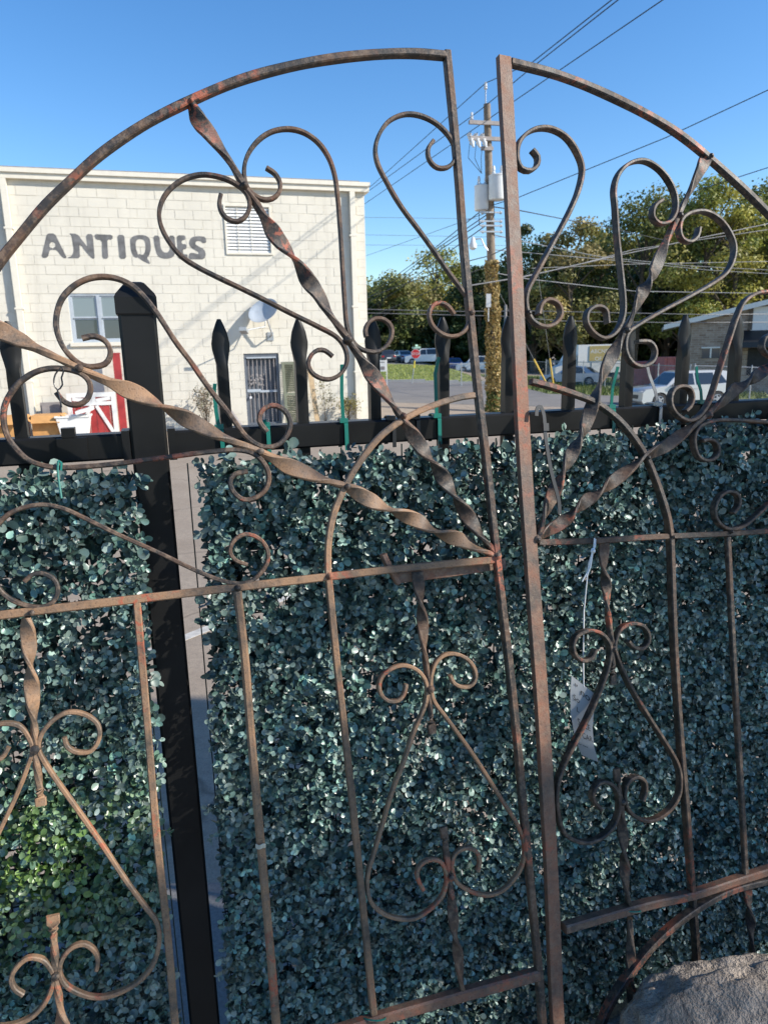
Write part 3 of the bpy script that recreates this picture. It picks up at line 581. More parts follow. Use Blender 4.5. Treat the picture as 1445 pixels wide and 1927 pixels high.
# ------------------------------------------------------------------ utility pole and lines
YP = 27.0; ptop = at(916, 196, YP); pbase = at(932, 770, YP); pbase = V((pbase.x, YP, zg(pbase.x, YP))); pax = (ptop - pbase)
pole = thing('utility_pole', 'tall wooden utility pole with transformers and dry vines up its foot', 'utility pole', pbase)
def pp(y, dx=0, dy=0, dz=0):       # point on the pole at a pixel height
    f = (y - 770) / (196 - 770); return pbase + pax * f + V((dx, dy, dz))
mb = MB(); mb.tube([pp(790), pp(770), pp(480), pp(196)], [.19, .18, .155, .12], 12); obj('shaft', mb, M['polewood'], pole, smooth=True)
def arm(y, l0, l1, dep=.08, nm='cross_arm'):
    mb = MB(); c = pp(y, 0, -.17); dv = V((.92, .38, .05)).normalized(); mb.box(c + dv * (l0 + l1) / 2, dv * (l1 - l0) / 2, V((-.38, .92, 0)) * .05, V((0, 0, .06))); o = obj(nm, mb, M['board'], pole); return c, dv
def insul(p, r=.06, h=.22):
    mb = MB(); mb.lathe(p, (0, 0, 1), [(.02, 0), (r, .03), (r * .6, .08), (r, .10), (r * .6, .15), (r * .7, h), (.02, h + .02)], 10); obj('insulator', mb, M['transformer'], pole)
c, dv = arm(231, -.75, .75); insul(c + dv * -.65 + V((0, 0, .07))); insul(c + dv * .65 + V((0, 0, .07)))
insul(ptop + V((-.05, 0, .45)), .07); mb = MB(); mb.tube([ptop + V((-.05, 0, -.5)), ptop + V((-.05, 0, .46))], .022, 6); obj('top_pin', mb, M['rail_grey'], pole)
c, dv = arm(258, -.75, .55)
for k in (-.7, -.45, -.2): 
    q = c + dv * k + V((0, 0, -.05)); mb = MB(); mb.lathe(q, (.3, -.4, -1), [(.03, -.25), (.09, -.2), (.05, -.15), (.09, -.1), (.05, -.05), (.09, 0), (.05, .05), (.09, .1), (.03, .3)], 10); obj('cutout_switch', mb, M['transformer'], pole)
    mb = MB(); mb.tube([q + V((0, 0, .25)), q + V((-.1, -.1, -.6)), pp(320, -.3, -.3)], .012, 4); obj('jumper_wire', mb, M['wire'], pole)
arm(275, -.3, .15)
for (xc, yt, yb, dx, dy, r) in ((933, 322, 367, .42, -.25, .30), (907, 336, 382, -.46, .05, .27)):
    mb = MB(); a = pp(yt); b = pp(yb); h = (a.z - b.z); c0 = V(((at(xc, yb, YP)).x, YP + dy, b.z))
    mb.lathe(c0, (0, 0, 1), [(.05, -.02), (r * .93, 0), (r, .06), (r, h * .92), (r * 1.04, h * .92), (r * 1.04, h * .96), (r * .8, h), (.05, h + .04)], 18); tr_ = obj('transformer_tank', mb, M['transformer'], pole, smooth=True)
    for k in (-1, 1):
        mb = MB(); mb.lathe(c0 + V((k * r * .45, -.05, h)), (0, 0, 1), [(.05, 0), (.07, .05), (.04, .1), (.06, .15), (.03, .28)], 8); obj('bushing', mb, M['transformer'], tr_)
    mb = MB(); mb.box((c0 + V((0, 0, h * .5)) + pp((yt + yb) / 2)) / 2, V((abs(dx) * .3, 0, 0)), V((0, .05, 0)), V((0, 0, .12))); obj('bracket', mb, M['rail_grey'], tr_)
    mb = MB(); mb.tube([c0 + V((-r * .4, 0, 0)), c0 + V((-.1, -.05, -.5)), pp(412, -.1, -.1)], .014, 5); obj('drop_wire', mb, M['wire'], tr_)
for y in (388, 404, 412, 423):
    mb = MB(); p = pp(y, 0, -.18); mb.box(p, V((.42, .1, 0)), V((0, .03, 0)), V((0, 0, .025))); mb.lathe(p + V((-.3, 0, -.05)), (0, 0, 1), [(.03, 0), (.06, .05), (.03, .1)], 8); mb.lathe(p + V((.36, .1, -.05)), (0, 0, 1), [(.03, 0), (.06, .05), (.03, .1)], 8); obj('line_clamp', mb, M['rail_grey'], pole)
# street lamp on the pole
lamp = thing('street_lamp', 'small grey street lamp on a curved arm left of the utility pole', 'street lamp', pp(456)); l0 = at(889, 460, YP)
mb = MB(); mb.tube([pp(458, -.1, -.1), pp(449, -.25, -.15), at(905, 449, YP - .2), at(893, 450, YP - .25)], .025, 6); obj('arm', mb, M['rail_grey'], lamp)
mb = MB(); mb.lathe(at(889.5, 467, YP - .25), (0, 0, 1), [(.05, -.06), (.13, 0), (.14, .12), (.09, .2), (.07, .32), (.03, .38)], 12); obj('lamp_head', mb, M['transformer'], lamp, smooth=True)
mb = MB(); a = at(916, 553, YP - .25); b = at(923, 578, YP - .25); mb.abox(a.x - .02, b.x, YP - .3, YP - .18, b.z, a.z); mb.tube([V((a.x + .06, YP - .24, b.z - .5)), V((a.x + .06, YP - .24, b.z))], .02, 6); o = obj('meter_box', mb, M['transformer'], org=a); tag(o, 'small pale box strapped to the vine covered pole', 'box')
# vines
n = 5200; f = RNG.uniform(0, 1, n) ** 1.3; yy = 775 - f * 300; P = np.array([tuple(pp(q)) for q in yy]); an = RNG.uniform(0, 6.28, n); rad = (.17 + .17 * (1 - f) * RNG.uniform(.2, 1, n) + .10 * RNG.random(n) * (.5 + .5 * np.sin(f * 40)))
P += np.stack([np.cos(an) * rad, np.sin(an) * rad, RNG.normal(size=n) * .05], 1)
tn = np.array([(.40, .27, .10), (.34, .25, .09), (.45, .34, .14), (.28, .22, .07)])[RNG.integers(0, 4, n)]; gmask = (f < .16) & (RNG.random(n) < .55); tn[gmask] = (.10, .14, .035)
t = thing('climbing_vine', 'dry golden climbing vine wrapped round the foot of the utility pole', 'vine', pbase); quads_mesh('foliage', P, RNG.normal(size=(n, 3)) + np.stack([np.cos(an), np.sin(an), 0 * an], 1), RNG.uniform(.04, .09, n), tn, M['ivy'], t, tuple(pbase))
mb = MB()
for k in range(7):
    a0 = random.uniform(0, 6.28); mb.tube([pp(772 - 285 * i / 12, math.cos(a0 + i * .4) * .19, math.sin(a0 + i * .4) * .19) for i in range(13)], .018, 4)
obj('vine_stem', mb, M['darkwood'], t)
# second thin pole, guy wires
mb = MB(); a = at(951, 575, 60); g = V((a.x, 60, zg(a.x, 60))); mb.tube([g, a], [.14, .11], 8); mb.lathe(a, (0, 0, 1), [(.11, 0), (.12, .03), (.05, .06)], 8); o = obj('short_pole', mb, M['board'], org=g); tag(o, 'plain pale grey pole far behind the vine covered pole', 'pole')
for i, (p0, p1) in enumerate((((1004, 676), (1035, 722)), ((1033, 668), (1043, 712)))):
    a, b = at(*p0, 45), at(*p1, 45); b.z = zg(b.x, 45); t = thing('guy_wire', 'sloping guy wire with a yellow guard, ' + ('left of the pair' if i == 0 else 'steeper one of the pair'), 'guy wire', b)
    mb = MB(); dvv = (a - b); mb.tube([b, b + dvv * 3.2], .012, 5); obj('cable', mb, M['wirelite'], t)
    mb = MB(); mb.tube([b + dvv * .05, b + dvv * (1 if i == 0 else .9)], .055, 8); obj('guard', mb, simple('yellow_guard', (.62, .40, .05), .5, var=.1), t)
WIREN = 0
def wire(label, pts, r=.014, sag=0.0, mat='wire'):
    P = [p if isinstance(p, V) else at(*p) for p in pts]; out = []
    for a, b in zip(P, P[1:]):
        for i in range(8):
            f = i / 8; q = a.lerp(b, f); q.z -= sag * 4 * f * (1 - f); out.append(q)
    out.append(P[-1]); mb = MB(); mb.tube(out, r, 5, True); o = obj('power_line', mb, M[mat], org=out[0]); tag(o, label, 'power line', 'overhead lines'); return o
wire('topmost power line over the pole top rising to the upper right', [(560, 450, 48), (701, 348, 40), V(ptop + V((-.05, 0, .66))), (1000, 118, 22), (1150, 0, 18), (1350, -150, 15)])
wire('power line just under the topmost one, rising to the upper right', [(560, 462, 48), (690, 362, 40), (902, 208, YP), (1003, 125, 22), (1162, 0, 18), (1360, -150, 15)])
wire('third power line leaving the pole towards the top edge, nearest the right', [(560, 468, 48), (690, 381, 40), (926, 219, YP), (966, 191, 25), (1246, 0, 18), (1440, -130, 15)])
wire('single line climbing from the pole to the right edge below the arch', [(920, 388, YP), (976, 371, 26), (1252, 259, 23), (1445, 169, 21), (1700, 50, 18)])
wire('dark line dropping right from the pole towards the tree tops', [(920, 388, YP), (978, 396, 29), (1054, 411, 36), (1134, 426, 46), (1250, 452, 56)], .022)
wire('dark cable rising to the right edge in front of the tall trees', [(1010, 455, 52), (1128, 421, 46), (1249, 380, 40), (1315, 357, 37), (1445, 315, 33), (1600, 268, 30)], .02)
for i, (ya, ym, ye) in enumerate(((388, 466, 522), (404, 470, 527), (412, 476, 534), (423, 492, 545))):
    wire(('uppermost', 'second', 'third', 'lowest')[i] + ' cable of the four running down left from the pole', [(916, ya, YP), (819, ym, 36), (741 + 3 * i, ye, 48), (600, ye + 95, 70)], .02)
wire('pale cable sagging over the trees, starting highest right of the thick gate bar', [(922, 440, YP), (982, 454, 30), (1128, 483, 40), (1290, 500, 52), (1445, 508, 60), (1600, 512, 70)], .02, 0, 'wirelite')
wire('pale cable crossing the trees and climbing to the right edge', [(880, 538, 24), (985, 521, 26), (1161, 481, 30), (1330, 445, 32), (1445, 421, 34), (1650, 380, 36)], .02, 0, 'wirelite')
wire('second pale cable climbing over the trees to the right edge', [(985, 520, 28), (1080, 500, 30), (1190, 470, 33), (1445, 432, 36), (1650, 395, 38)], .016, 0, 'wirelite')
wire('pale cable from the pole sinking gently behind the twisted bar', [(924, 512, YP), (993, 525, 29), (1195, 548, 36), (1430, 552, 44), (1600, 552, 50)], .02, 0, 'wirelite')
wire('pale cable nearly level through the tree crowns', [(1000, 505, 40), (1195, 497, 44), (1445, 492, 50), (1600, 486, 54)], .018, 0, 'wirelite')
wire('pale cable sloping down right through the tree crowns', [(930, 470, 30), (1168, 491, 40), (1329, 508, 46), (1445, 515, 50), (1600, 520, 58)], .018, 0, 'wirelite')
wire('upper of the two low pale cables above the parked van', [(690, 582, 40), (862, 586, 40), (997, 585, 40), (1322, 592, 40), (1600, 590, 42)], .02, 0, 'wirelite')
wire('lower of the two low pale cables above the parked van', [(690, 589, 40), (947, 595, 40), (1057, 604, 40), (1262, 607, 40), (1600, 606, 42)], .02, 0, 'wirelite')
wire('cable reaching the pole from the left at the lamp arm', [(690, 560, 40), (886, 490, 29), (922, 481, YP), (975, 455, 24)], .018)
wire('cable reaching the vine covered part of the pole from the left', [(690, 600, 44), (896, 509, 29), (922, 500, YP), (980, 480, 25)], .018)
for i, (a, b) in enumerate(((409, 412), (442, 446), (461, 462))): wire(('highest', 'middle', 'lowest')[i] + ' of three thin level lines against the sky beside the cream building', [(600, a, 60), (690, a, 60), (918, b, 60), (980, b, 60)], .013, 0, 'wirelite')
wire('thin line climbing right across the sky beside the cream building', [(600, 505, 55), (690, 481, 50), (806, 440, 42), (917, 400, YP)], .012)
# ------------------------------------------------------------------ cars
def car(label, L, W, H, paint, loc, rz, suv=False, group=None, rear_lamp=True):
    t = thing('parked_car', label, 'car', loc, group, rz); hl = L / 2; g = .2; belt = H * (.60 if suv else .62)
    if suv:
        low = [(-hl, g + .12), (-hl + .05, g), (hl - .1, g), (hl, g + .12), (hl - .02, belt * .72), (hl - .16, belt * .86), (hl - 1.15, belt), (-hl + .12, belt + .03), (-hl + .02, belt * .75)]
        gh = [(hl - 1.2, belt), (hl - 1.85, H - .05), (hl - 2.2, H), (-hl + .75, H), (-hl + .4, H - .06), (-hl + .12, belt + .02)]
        wins = [[(hl - 1.45, belt + .03), (hl - 1.98, H - .13), (hl - 2.5, H - .1), (hl - 2.55, belt + .03)], [(hl - 2.63, belt + .03), (hl - 2.58, H - .1), (-hl + 1.15, H - .1), (-hl + .98, belt + .04)], [(-hl + .9, belt + .05), (-hl + 1.05, H - .1), (-hl + .78, H - .12), (-hl + .45, belt + .08)]]
    else:
        low = [(-hl, g + .15), (-hl + .08, g), (hl - .1, g), (hl, g + .12), (hl - .03, belt * .70), (hl - .2, belt * .82), (hl - 1.3, belt * .98), (-hl + .9, belt + .02), (-hl + .08, belt * .98), (-hl, belt * .75)]
        gh = [(hl - 1.35, belt * .98), (hl - 2.05, H - .03), (hl - 2.4, H), (-hl + 1.75, H - .01), (-hl + 1.3, H - .1), (-hl + .6, belt + .01)]
        wins = [[(hl - 1.62, belt + .01), (hl - 2.15, H - .1), (hl - 2.6, H - .07), (hl - 2.65, belt + .01)], [(hl - 2.73, belt + .01), (hl - 2.68, H - .07), (-hl + 1.6, H - .1), (-hl + 1.2, belt + .03)]]
    hw = W / 2; wx = (hl - .88, -hl + .92); wr = .335 if suv else .315
    # lower body: profile with wheel arches, three stations across each side for tumble-home
    def arches(poly):
        bot = []
        for cx in sorted(wx): bot += [(cx + math.cos(a) * (wr + .06), max(g, wr - .02 + math.sin(a) * (wr + .06))) for a in [math.pi * (1 - k / 8) for k in range(9)]]
        return poly[:2] + bot + poly[2:]
    pl = arches(low); n = len(pl)
    def yoff(z): return hw - .09 * max(0, (z - belt * .6) / (belt * .4)) ** 2 * .7 - .05 * max(0, (.45 - z) / .3)
    mb = MB(); vv = []
    for sx, k in ((-1, 0), (-1, 1), (1, 1), (1, 0)): vv += [(x * (1 if k else .985), sx * (yoff(z) - (0 if not k else .0)) if k == 0 else sx * yoff(z) * .93, z + (.02 if k and z > belt * .7 else 0)) for x, z in pl]
    mb.add(vv, [tuple(range(n))[::-1], tuple(range(3 * n, 4 * n))] + [(r_ * n + i, r_ * n + (i + 1) % n, (r_ + 1) * n + (i + 1) % n, (r_ + 1) * n + i) for r_ in range(3) for i in range(n)]); body = obj('body', mb, paint, t, smooth=True, world=False)
    def yg(z): return hw - .09 - .17 * (z - belt) / (H - belt)
    m2 = len(gh); mb = MB(); mb.add([(x, -yg(z), z) for x, z in gh] + [(x, yg(z), z) for x, z in gh], [tuple(range(m2))[::-1], tuple(range(m2, 2 * m2))] + [(i, (i + 1) % m2, m2 + (i + 1) % m2, m2 + i) for i in range(m2)]); cab = obj('cabin', mb, paint, t, world=False)
    for wn in wins:
        for sx in (-1, 1):
            k = len(wn); mb = MB(); mb.add([(x, sx * (yg(z) + .006), z) for x, z in wn] + [(x, sx * (yg(z) - .01), z) for x, z in wn], [tuple(range(k)), tuple(range(k, 2 * k))[::-1]] + [(i, (i + 1) % k, k + (i + 1) % k, k + i) for i in range(k)]); obj('side_window', mb, M['carglass'], cab, world=False)
    def screen(nm, a, b):
        ax = V((b[0] - a[0], 0, b[1] - a[1])); nrm = V((ax.z, 0, -ax.x)).normalized(); nrm = nrm if (nrm.x > 0) == (a[0] > 0) else -nrm
        A = V((a[0], 0, a[1])) + ax * .08 + nrm * .006; Bq = V((a[0], 0, a[1])) + ax * .92 + nrm * .006; ya, yb = yg(A.z) - .07, yg(Bq.z) - .07
        mb = MB(); q = [A + V((0, -ya, 0)), A + V((0, ya, 0)), Bq + V((0, yb, 0)), Bq + V((0, -yb, 0))]; mb.add(q + [p - nrm * .012 for p in q], [(0, 1, 2, 3), (7, 6, 5, 4), (0, 4, 5, 1), (1, 5, 6, 2), (2, 6, 7, 3), (3, 7, 4, 0)]); obj(nm, mb, M['carglass'], cab, world=False)
    screen('windscreen', gh[0], gh[1]); screen('rear_window', gh[-1], gh[-2])
    for x in wx:
        for sx in (-1, 1):
            y0 = sx * (hw - .12); mb = MB(); mb.lathe((x, y0 - .1 * sx, wr), (0, sx, 0), [(wr * .66, 0), (wr * .93, .0), (wr, .03), (wr, .17), (wr * .93, .2), (wr * .66, .2), (wr * .64, .17)], 24); wh = obj('wheel', mb, M['rubber'], t, smooth=True, world=False)
            mb = MB(); mb.lathe((x, y0 + .04 * sx, wr), (0, sx, 0), [(wr * .63, 0), (wr * .63, .045), (wr * .56, .05), (wr * .5, .02), (wr * .2, .035), (.03, .05)], 20)
            for k in range(5): a = 6.283 * k / 5; mb.box((x + math.cos(a) * wr * .34, y0 + sx * .085, wr + math.sin(a) * wr * .34), V((math.cos(a), 0, math.sin(a))) * wr * .25, V((-math.sin(a), 0, math.cos(a))) * .03, V((0, .012, 0)))
            obj('rim', mb, M['rail_grey'], wh, world=False)
    for sx in (-1, 1):
        mb = MB(); mb.box((hl - .13, sx * (hw - .24), belt * .74), (.1, 0, 0), (0, .16, 0), (0, 0, .07)); obj('headlight', mb, M['lamp_clear'], t, world=False)
        mb = MB(); mb.box((-hl + .10, sx * (hw - .2), belt * .82), (.1, 0, 0), (0, .15, 0), (0, 0, .09)); obj('tail_light', mb, M['lamp_red'], t, world=False)
        mb = MB(); mb.box((hl - 1.55, sx * (hw + .03), belt + .04), (.07, 0, 0), (0, .09, 0), (0, 0, .06)); obj('mirror', mb, paint, t, world=False)
        for xx in ((hl - 2.75, -hl + 1.65)):
            mb = MB(); mb.box((xx + .35, sx * (yoff(belt * .86) * 1.0 - .005), belt * .86), (.09, 0, 0), (0, .02, 0), (0, 0, .015)); obj('door_handle', mb, paint, t, world=False)
    mb = MB(); mb.abox(hl - .06, hl + .012, -.55, .55, .42, .6); obj('grille', mb, M['blackplastic'], t, world=False)
    mb = MB(); mb.abox(-hl - .015, -hl + .04, -.26, .26, .5, .62); obj('number_plate', mb, M['white'], t, world=False)
    return t
PS2 = carpaint('warm_silver_paint', (.46, .45, .43), .25); PW = carpaint('pearl_white_paint', (.66, .65, .62), .1); PS = carpaint('blue_silver_paint', (.30, .38, .48), .5); PG = carpaint('silver_paint', (.50, .51, .53), .4); PB = carpaint('blue_paint', (.05, .12, .32), .2); PD = carpaint('dark_paint', (.04, .045, .05), .2)
def spot(x, y, Y): a = at(x, y, Y); return (a.x, Y, zg(a.x, Y))
car('silver grey crossover parked at the right in front of the wire mesh fence', 4.6, 1.85, 1.62, PS2, spot(1280, 700, 33.5), math.radians(187), True)
car('blue silver sedan parked beyond the thin picket beside the van', 4.7, 1.8, 1.45, PS, spot(1078, 700, 55), math.radians(150))
car('white estate car on the bank right behind the stop sign', 4.9, 1.9, 1.8, PW, spot(800, 660, 86), math.radians(178), True, 'cars on the bank')
car('white estate car on the bank right of the gate bar', 5.0, 1.9, 1.85, PW, spot(897, 660, 85), math.radians(176), True, 'cars on the bank')
car('blue car partly hidden by the picket, on the bank between the white cars', 4.4, 1.75, 1.45, PB, spot(853, 660, 89), math.radians(95), False, 'cars on the bank')
car('silver car on the bank left of the stop sign', 4.5, 1.8, 1.5, PG, spot(755, 660, 90), math.radians(110), False, 'cars on the bank')
car('dark car on the bank nearest the cream building', 4.5, 1.8, 1.5, PD, spot(725, 660, 88), math.radians(100), True, 'cars on the bank')
# box van
va, vb = at(1088, 649, 62), at(1160, 700, 62); vz = zg(va.x, 62); t = thing('box_van', 'white box van with a tan lettered sign on its side', 'van', (va.x + 2, 62, vz), None)
mb = MB(); mb.abox(va.x, va.x + 4.6, 62, 64.1, vz + .75, va.z); box = obj('cargo_box', mb, M['white'], t)
mb = MB(); mb.abox(va.x + .95, va.x + 4.3, 61.96, 61.995, vz + 1.75, va.z - .12); sg = obj('side_sign', mb, simple('tan_sign_paint', (.42, .33, .13), .6, var=.08), box)
def text3(s, size, mp, name, mat, parent, align='LEFT'):
    cu = bpy.data.curves.new('t', 'FONT'); cu.body = s; cu.size = size; cu.align_x = align; cu.resolution_u = 3; o = bpy.data.objects.new('t', cu); C.objects.link(o); bpy.context.view_layer.update()
    dg = bpy.context.evaluated_depsgraph_get(); me = o.evaluated_get(dg).to_mesh(); mb = MB(); mb.add([mp(v.co.x, v.co.y) for v in me.vertices], [tuple(p.vertices) for p in me.polygons]); o.evaluated_get(dg).to_mesh_clear(); bpy.data.objects.remove(o)
    return obj(name, mb, mat, parent)
for i, s in enumerate(('ABCNSVICTOR', 'OF BORPER')): text3(s, .46, lambda x, y, i=i: (va.x + 2.6 + x, 61.955, va.z - .72 - .62 * i + y), 'lettering', M['white'], sg, 'CENTER')
mb = MB(); mb.prism([(va.x - 1.9, vz + .45), (va.x - .06, vz + .45), (va.x - .06, vz + 2.3), (va.x - .75, vz + 2.3), (va.x - 1.25, vz + 1.45), (va.x - 1.9, vz + 1.25)], lambda p, d: V((p[0], d, p[1])), 62.05, 64.05); cabv = obj('cab', mb, M['white'], t)
mb = MB(); mb.prism([(va.x - 1.0, vz + 1.5), (va.x - .3, vz + 1.5), (va.x - .3, vz + 2.15), (va.x - .72, vz + 2.15)], lambda p, d: V((p[0], d, p[1])), 62.03, 62.045); obj('side_window', mb, M['carglass'], cabv)
mb = MB(); mb.abox(va.x - .05, va.x + 4.6, 62.3, 63.8, vz + .5, vz + .74); obj('chassis', mb, M['blackplastic'], t)
for x in (va.x - 1.0, va.x + 3.4):
    mb = MB(); mb.lathe((x, 62.0, vz + .4), (0, 1, 0), [(.25, 0), (.38, .0), (.4, .05), (.4, .25), (.25, .25)], 18); wh = obj('wheel', mb, M['rubber'], t); mb = MB(); mb.lathe((x, 61.98, vz + .4), (0, 1, 0), [(.05, 0), (.22, .01), (.24, .05)], 14); obj('rim', mb, M['rail_grey'], wh)
# red skip boxes behind mesh fence
for i, (x0, x1, yt, yb, Y, lab) in enumerate(((1188, 1248, 681, 712, 52, 'faded red skip container behind the mesh fence, nearest the van'), (1250, 1300, 672, 712, 50, 'faded red skip container behind the silver grey crossover'))):
    a, b = at(x0, yt, Y), at(x1, yb, Y); g = zg(a.x, Y); t = thing('skip_container', lab, 'skip', ((a.x + b.x) / 2, Y, g), 'red skips'); mt = M.setdefault('skip', simple('faded_red_paint', (.42, .13, .12), .7, var=.2))
    mb = MB(); mb.prism([(a.x + .15, g), (b.x - .15, g), (b.x, a.z), (a.x, a.z)], lambda p, d: V((p[0], d, p[1])), Y, Y + 1.8); obj('body', mb, mt, t)
    mb = MB(); mb.abox(a.x - .05, b.x + .05, Y - .06, Y - .002, a.z - .12, a.z); obj('rim_bar', mb, mt, t)
    for k in range(4): xx = a.x + .25 + (b.x - a.x - .5) * k / 3; mb = MB(); mb.abox(xx - .04, xx + .04, Y - .05, Y - .003, g + .1, a.z - .125); obj('rib', mb, mt, t)
# stop sign
b = at(775, 717, 50); b.z = zg(b.x, 50); tp = at(783, 652, 50); t = thing('stop_sign', 'red octagonal stop sign on a leaning post at the road edge', 'sign', b); ax = (tp - b)
mb = MB(); mb.tube([b, tp + V((.02, 0, .1))], .035, 6); obj('post', mb, M['rail_grey'], t); mb = MB(); mb.tube([b + ax * .42, b + ax * .62], .06, 6); obj('reflector', mb, simple('yellow_strip', (.65, .5, .05), .5, var=.05), t)
ctr = at(782, 666, 50) + V((0, -.06, 0)); sx = V((1, 0, .02)); rO = .34
mb = MB(); mb.prism([(math.cos(math.pi / 8 + k * math.pi / 4) * rO, math.sin(math.pi / 8 + k * math.pi / 4) * rO) for k in range(8)], lambda p, d: ctr + V((p[0], d, p[1])), 0, .02); obj('rim', mb, M['white'], t)
mb = MB(); mb.prism([(math.cos(math.pi / 8 + k * math.pi / 4) * rO * .92, math.sin(math.pi / 8 + k * math.pi / 4) * rO * .92) for k in range(8)], lambda p, d: ctr + V((p[0], d, p[1])), -.008, -.003); pl = obj('plate', mb, simple('stop_red', (.55, .025, .03), .4, var=.05), t)
text3('STOP', .25, lambda x, y: ctr + V((x, -.012, y - .08)), 'lettering', M['white'], pl, 'CENTER')
mb = MB(); c2 = ctr + V((.05, 0, .42)); mb.box(c2, (.30, .06, 0), (0, .006, 0), (0, 0, .06)); mb.box(c2 + V((.02, 0, .14)), (.10, .25, 0), (0, .006, 0), (0, 0, .06)); obj('street_name_blades', mb, simple('pale_green_sign', (.32, .5, .40), .5, var=.05), t)
# yard sign
a, b = at(713, 678, 44), at(729, 716, 44); g = zg(b.x, 44); t = thing('yard_sign', 'small white board sign on posts at the grass edge by the cream building', 'sign', (a.x, 44, g)); mb = MB(); mb.abox(a.x, b.x - .06, 44, 44.03, at(720, 699, 44).z, a.z); sg = obj('board', mb, M['white'], t)
for x in (a.x + .02, b.x - .03): mb = MB(); mb.abox(x - .03, x + .03, 44.035, 44.09, g, a.z + .04); obj('post', mb, M['white'], t)
mb = MB(); zc = at(720, 692, 44).z; mb.abox(a.x + .1, a.x + .34, 43.99, 43.998, zc - .12, zc + .08); mb.abox(a.x + .06, b.x - .14, 43.99, 43.998, a.z - .14, a.z - .09); obj('print', mb, M['board'], sg)
# ------------------------------------------------------------------ chain-link fence
def chain(label, pts, h, post_gap, diam, r=.0045, name='chain_link_fence'):
    P = [V((p[0], p[1], zg(p[0], p[1]))) for p in pts]; t = thing(name, label, 'fence', P[0]); mesh = MB()
    for a, b in zip(P, P[1:]):
        L = (b - a).length; n = max(1, round(L / post_gap)); dv = (b - a) / L
        for i in range(n + 1):
            q = a + (b - a) * i / n; mb = MB(); mb.tube([q, q + UP * (h + .06)], .035, 8); mb.lathe(q + UP * (h + .06), (0, 0, 1), [(.04, 0), (.045, .03), (.01, .06)], 8); obj('post', mb, M['rail_grey'], t)
        mb = MB(); mb.tube([a + UP * h, b + UP * h], .024, 6); obj('top_rail', mb, M['rail_grey'], t)
        k = int((L + h) / diam)
        for i in range(k):
            s0 = i * diam - h
            for sg_ in (1, -1):
                p0, z0, p1, z1 = s0, 0.02, s0 + h, h
                if p0 < 0: z0 -= p0; p0 = 0
                if p1 > L: z1 -= (p1 - L); p1 = L
                if p1 - p0 < .02: continue
                if sg_ < 0: p0, p1 = L - p0, L - p1
                mesh.tube([a + dv * p0 + UP * z0, a + dv * p1 + UP * z1], r, 3, False)
    o = obj('wire_mesh', mesh, M['rail_grey'], t); o['kind'] = 'stuff'; return t
chain('grey chain link fence behind the silver grey crossover running to the right edge', [(17.3, 40.5), (13.2, 58), ], 1.75, 3.0, .16)
chain('grey chain link fence at the far right, nearest the brick building', [(30, 40.0), (17.5, 40.4)], 1.8, 3.1, .16)
chain('low grey mesh fence left of the vine covered pole at the road edge', [(4.2, 47), (8.6, 50)], 1.45, 1.2, .2)
chain('grey mesh fence behind the blue sedan running along the grass', [(9.5, 66), (18, 62)], 1.6, 2.8, .25)
# ------------------------------------------------------------------ black picket fence
FTH = .298; FU = V((math.cos(FTH), math.sin(FTH), 0)); FN = V((math.sin(FTH), -math.cos(FTH), 0)); FO = V((-.3554, 1.0715, 0)); ZR = 2.1 - .1085; ZTIP = 2.1 + .053; PAD = .30
def fp(s, z, d=0.0): return FO + FU * s + UP * z + FN * d
def fsz(x, y, d=0.0): r = ray(x, y); t = ((FO + FN * d - CAM).dot(FN)) / r.dot(FN); p = CAM + r * t; return ((p - FO).dot(FU), p.z)
def fbox(mb, s0, s1, z0, z1, d0, d1): mb.box(fp((s0 + s1) / 2, (z0 + z1) / 2, (d0 + d1) / 2), FU * ((s1 - s0) / 2), FN * ((d1 - d0) / 2), UP * ((z1 - z0) / 2))
fence = thing('picket_fence', 'black metal picket fence with pressed spear tips behind the rusty gate leaves', 'fence', fp(0, PAD))
PS0 = fsz(259, 620)[0] + .002; PW_ = .0258
def bevbox(mb, s0, s1, z0, z1, d0, d1, b=.003):   # long box with chamfered long edges along z
    ring = [(s0 + b, d0), (s1 - b, d0), (s1, d0 + b), (s1, d1 - b), (s1 - b, d1), (s0 + b, d1), (s0, d1 - b), (s0, d0 + b)]
    mb.add([fp(s, z0, d) for s, d in ring] + [fp(s, z1, d) for s, d in ring], [tuple(range(8)), tuple(range(8, 16))[::-1]] + [(i, (i + 1) % 8, 8 + (i + 1) % 8, 8 + i) for i in range(8)])
mb = MB(); bevbox(mb, PS0 - PW_, PS0 + PW_, PAD, 2.1 + .064, -PW_, PW_, .004); post = obj('post', mb, M['black'], fence)
zc = 2.1 + .059; mb = MB(); q = []
for hw, zz in ((.0278, zc), (.0284, zc + .002), (.0284, zc + .024), (.0262, zc + .029), (.0135, zc + .044), (.009, zc + .046)): q += [fp(PS0 + hw * i, zz, hw * j) for i, j in ((-1, -1), (1, -1), (1, 1), (-1, 1))]
mb.add(q, [(0, 3, 2, 1), (20, 21, 22, 23)] + [(4 * k + i, 4 * k + (i + 1) % 4, 4 * k + 4 + (i + 1) % 4, 4 * k + 4 + i) for k in range(5) for i in range(4)]); obj('post_cap', mb, M['black'], post)
def hrail(s0, s1, zt, nm='rail', h=.038):
    mb = MB(); b = .003; ring = [(-.019 + b, zt - h), (.019 - b, zt - h), (.019, zt - h + b), (.019, zt - b), (.019 - b, zt), (-.019 + b, zt), (-.019, zt - b), (-.019, zt - h + b)]
    mb.add([fp(s0, z, d) for d, z in ring] + [fp(s1, z, d) for d, z in ring], [tuple(range(8)), tuple(range(8, 16))[::-1]] + [(i, (i + 1) % 8, 8 + (i + 1) % 8, 8 + i) for i in range(8)]); return obj(nm, mb, M['black'], fence)
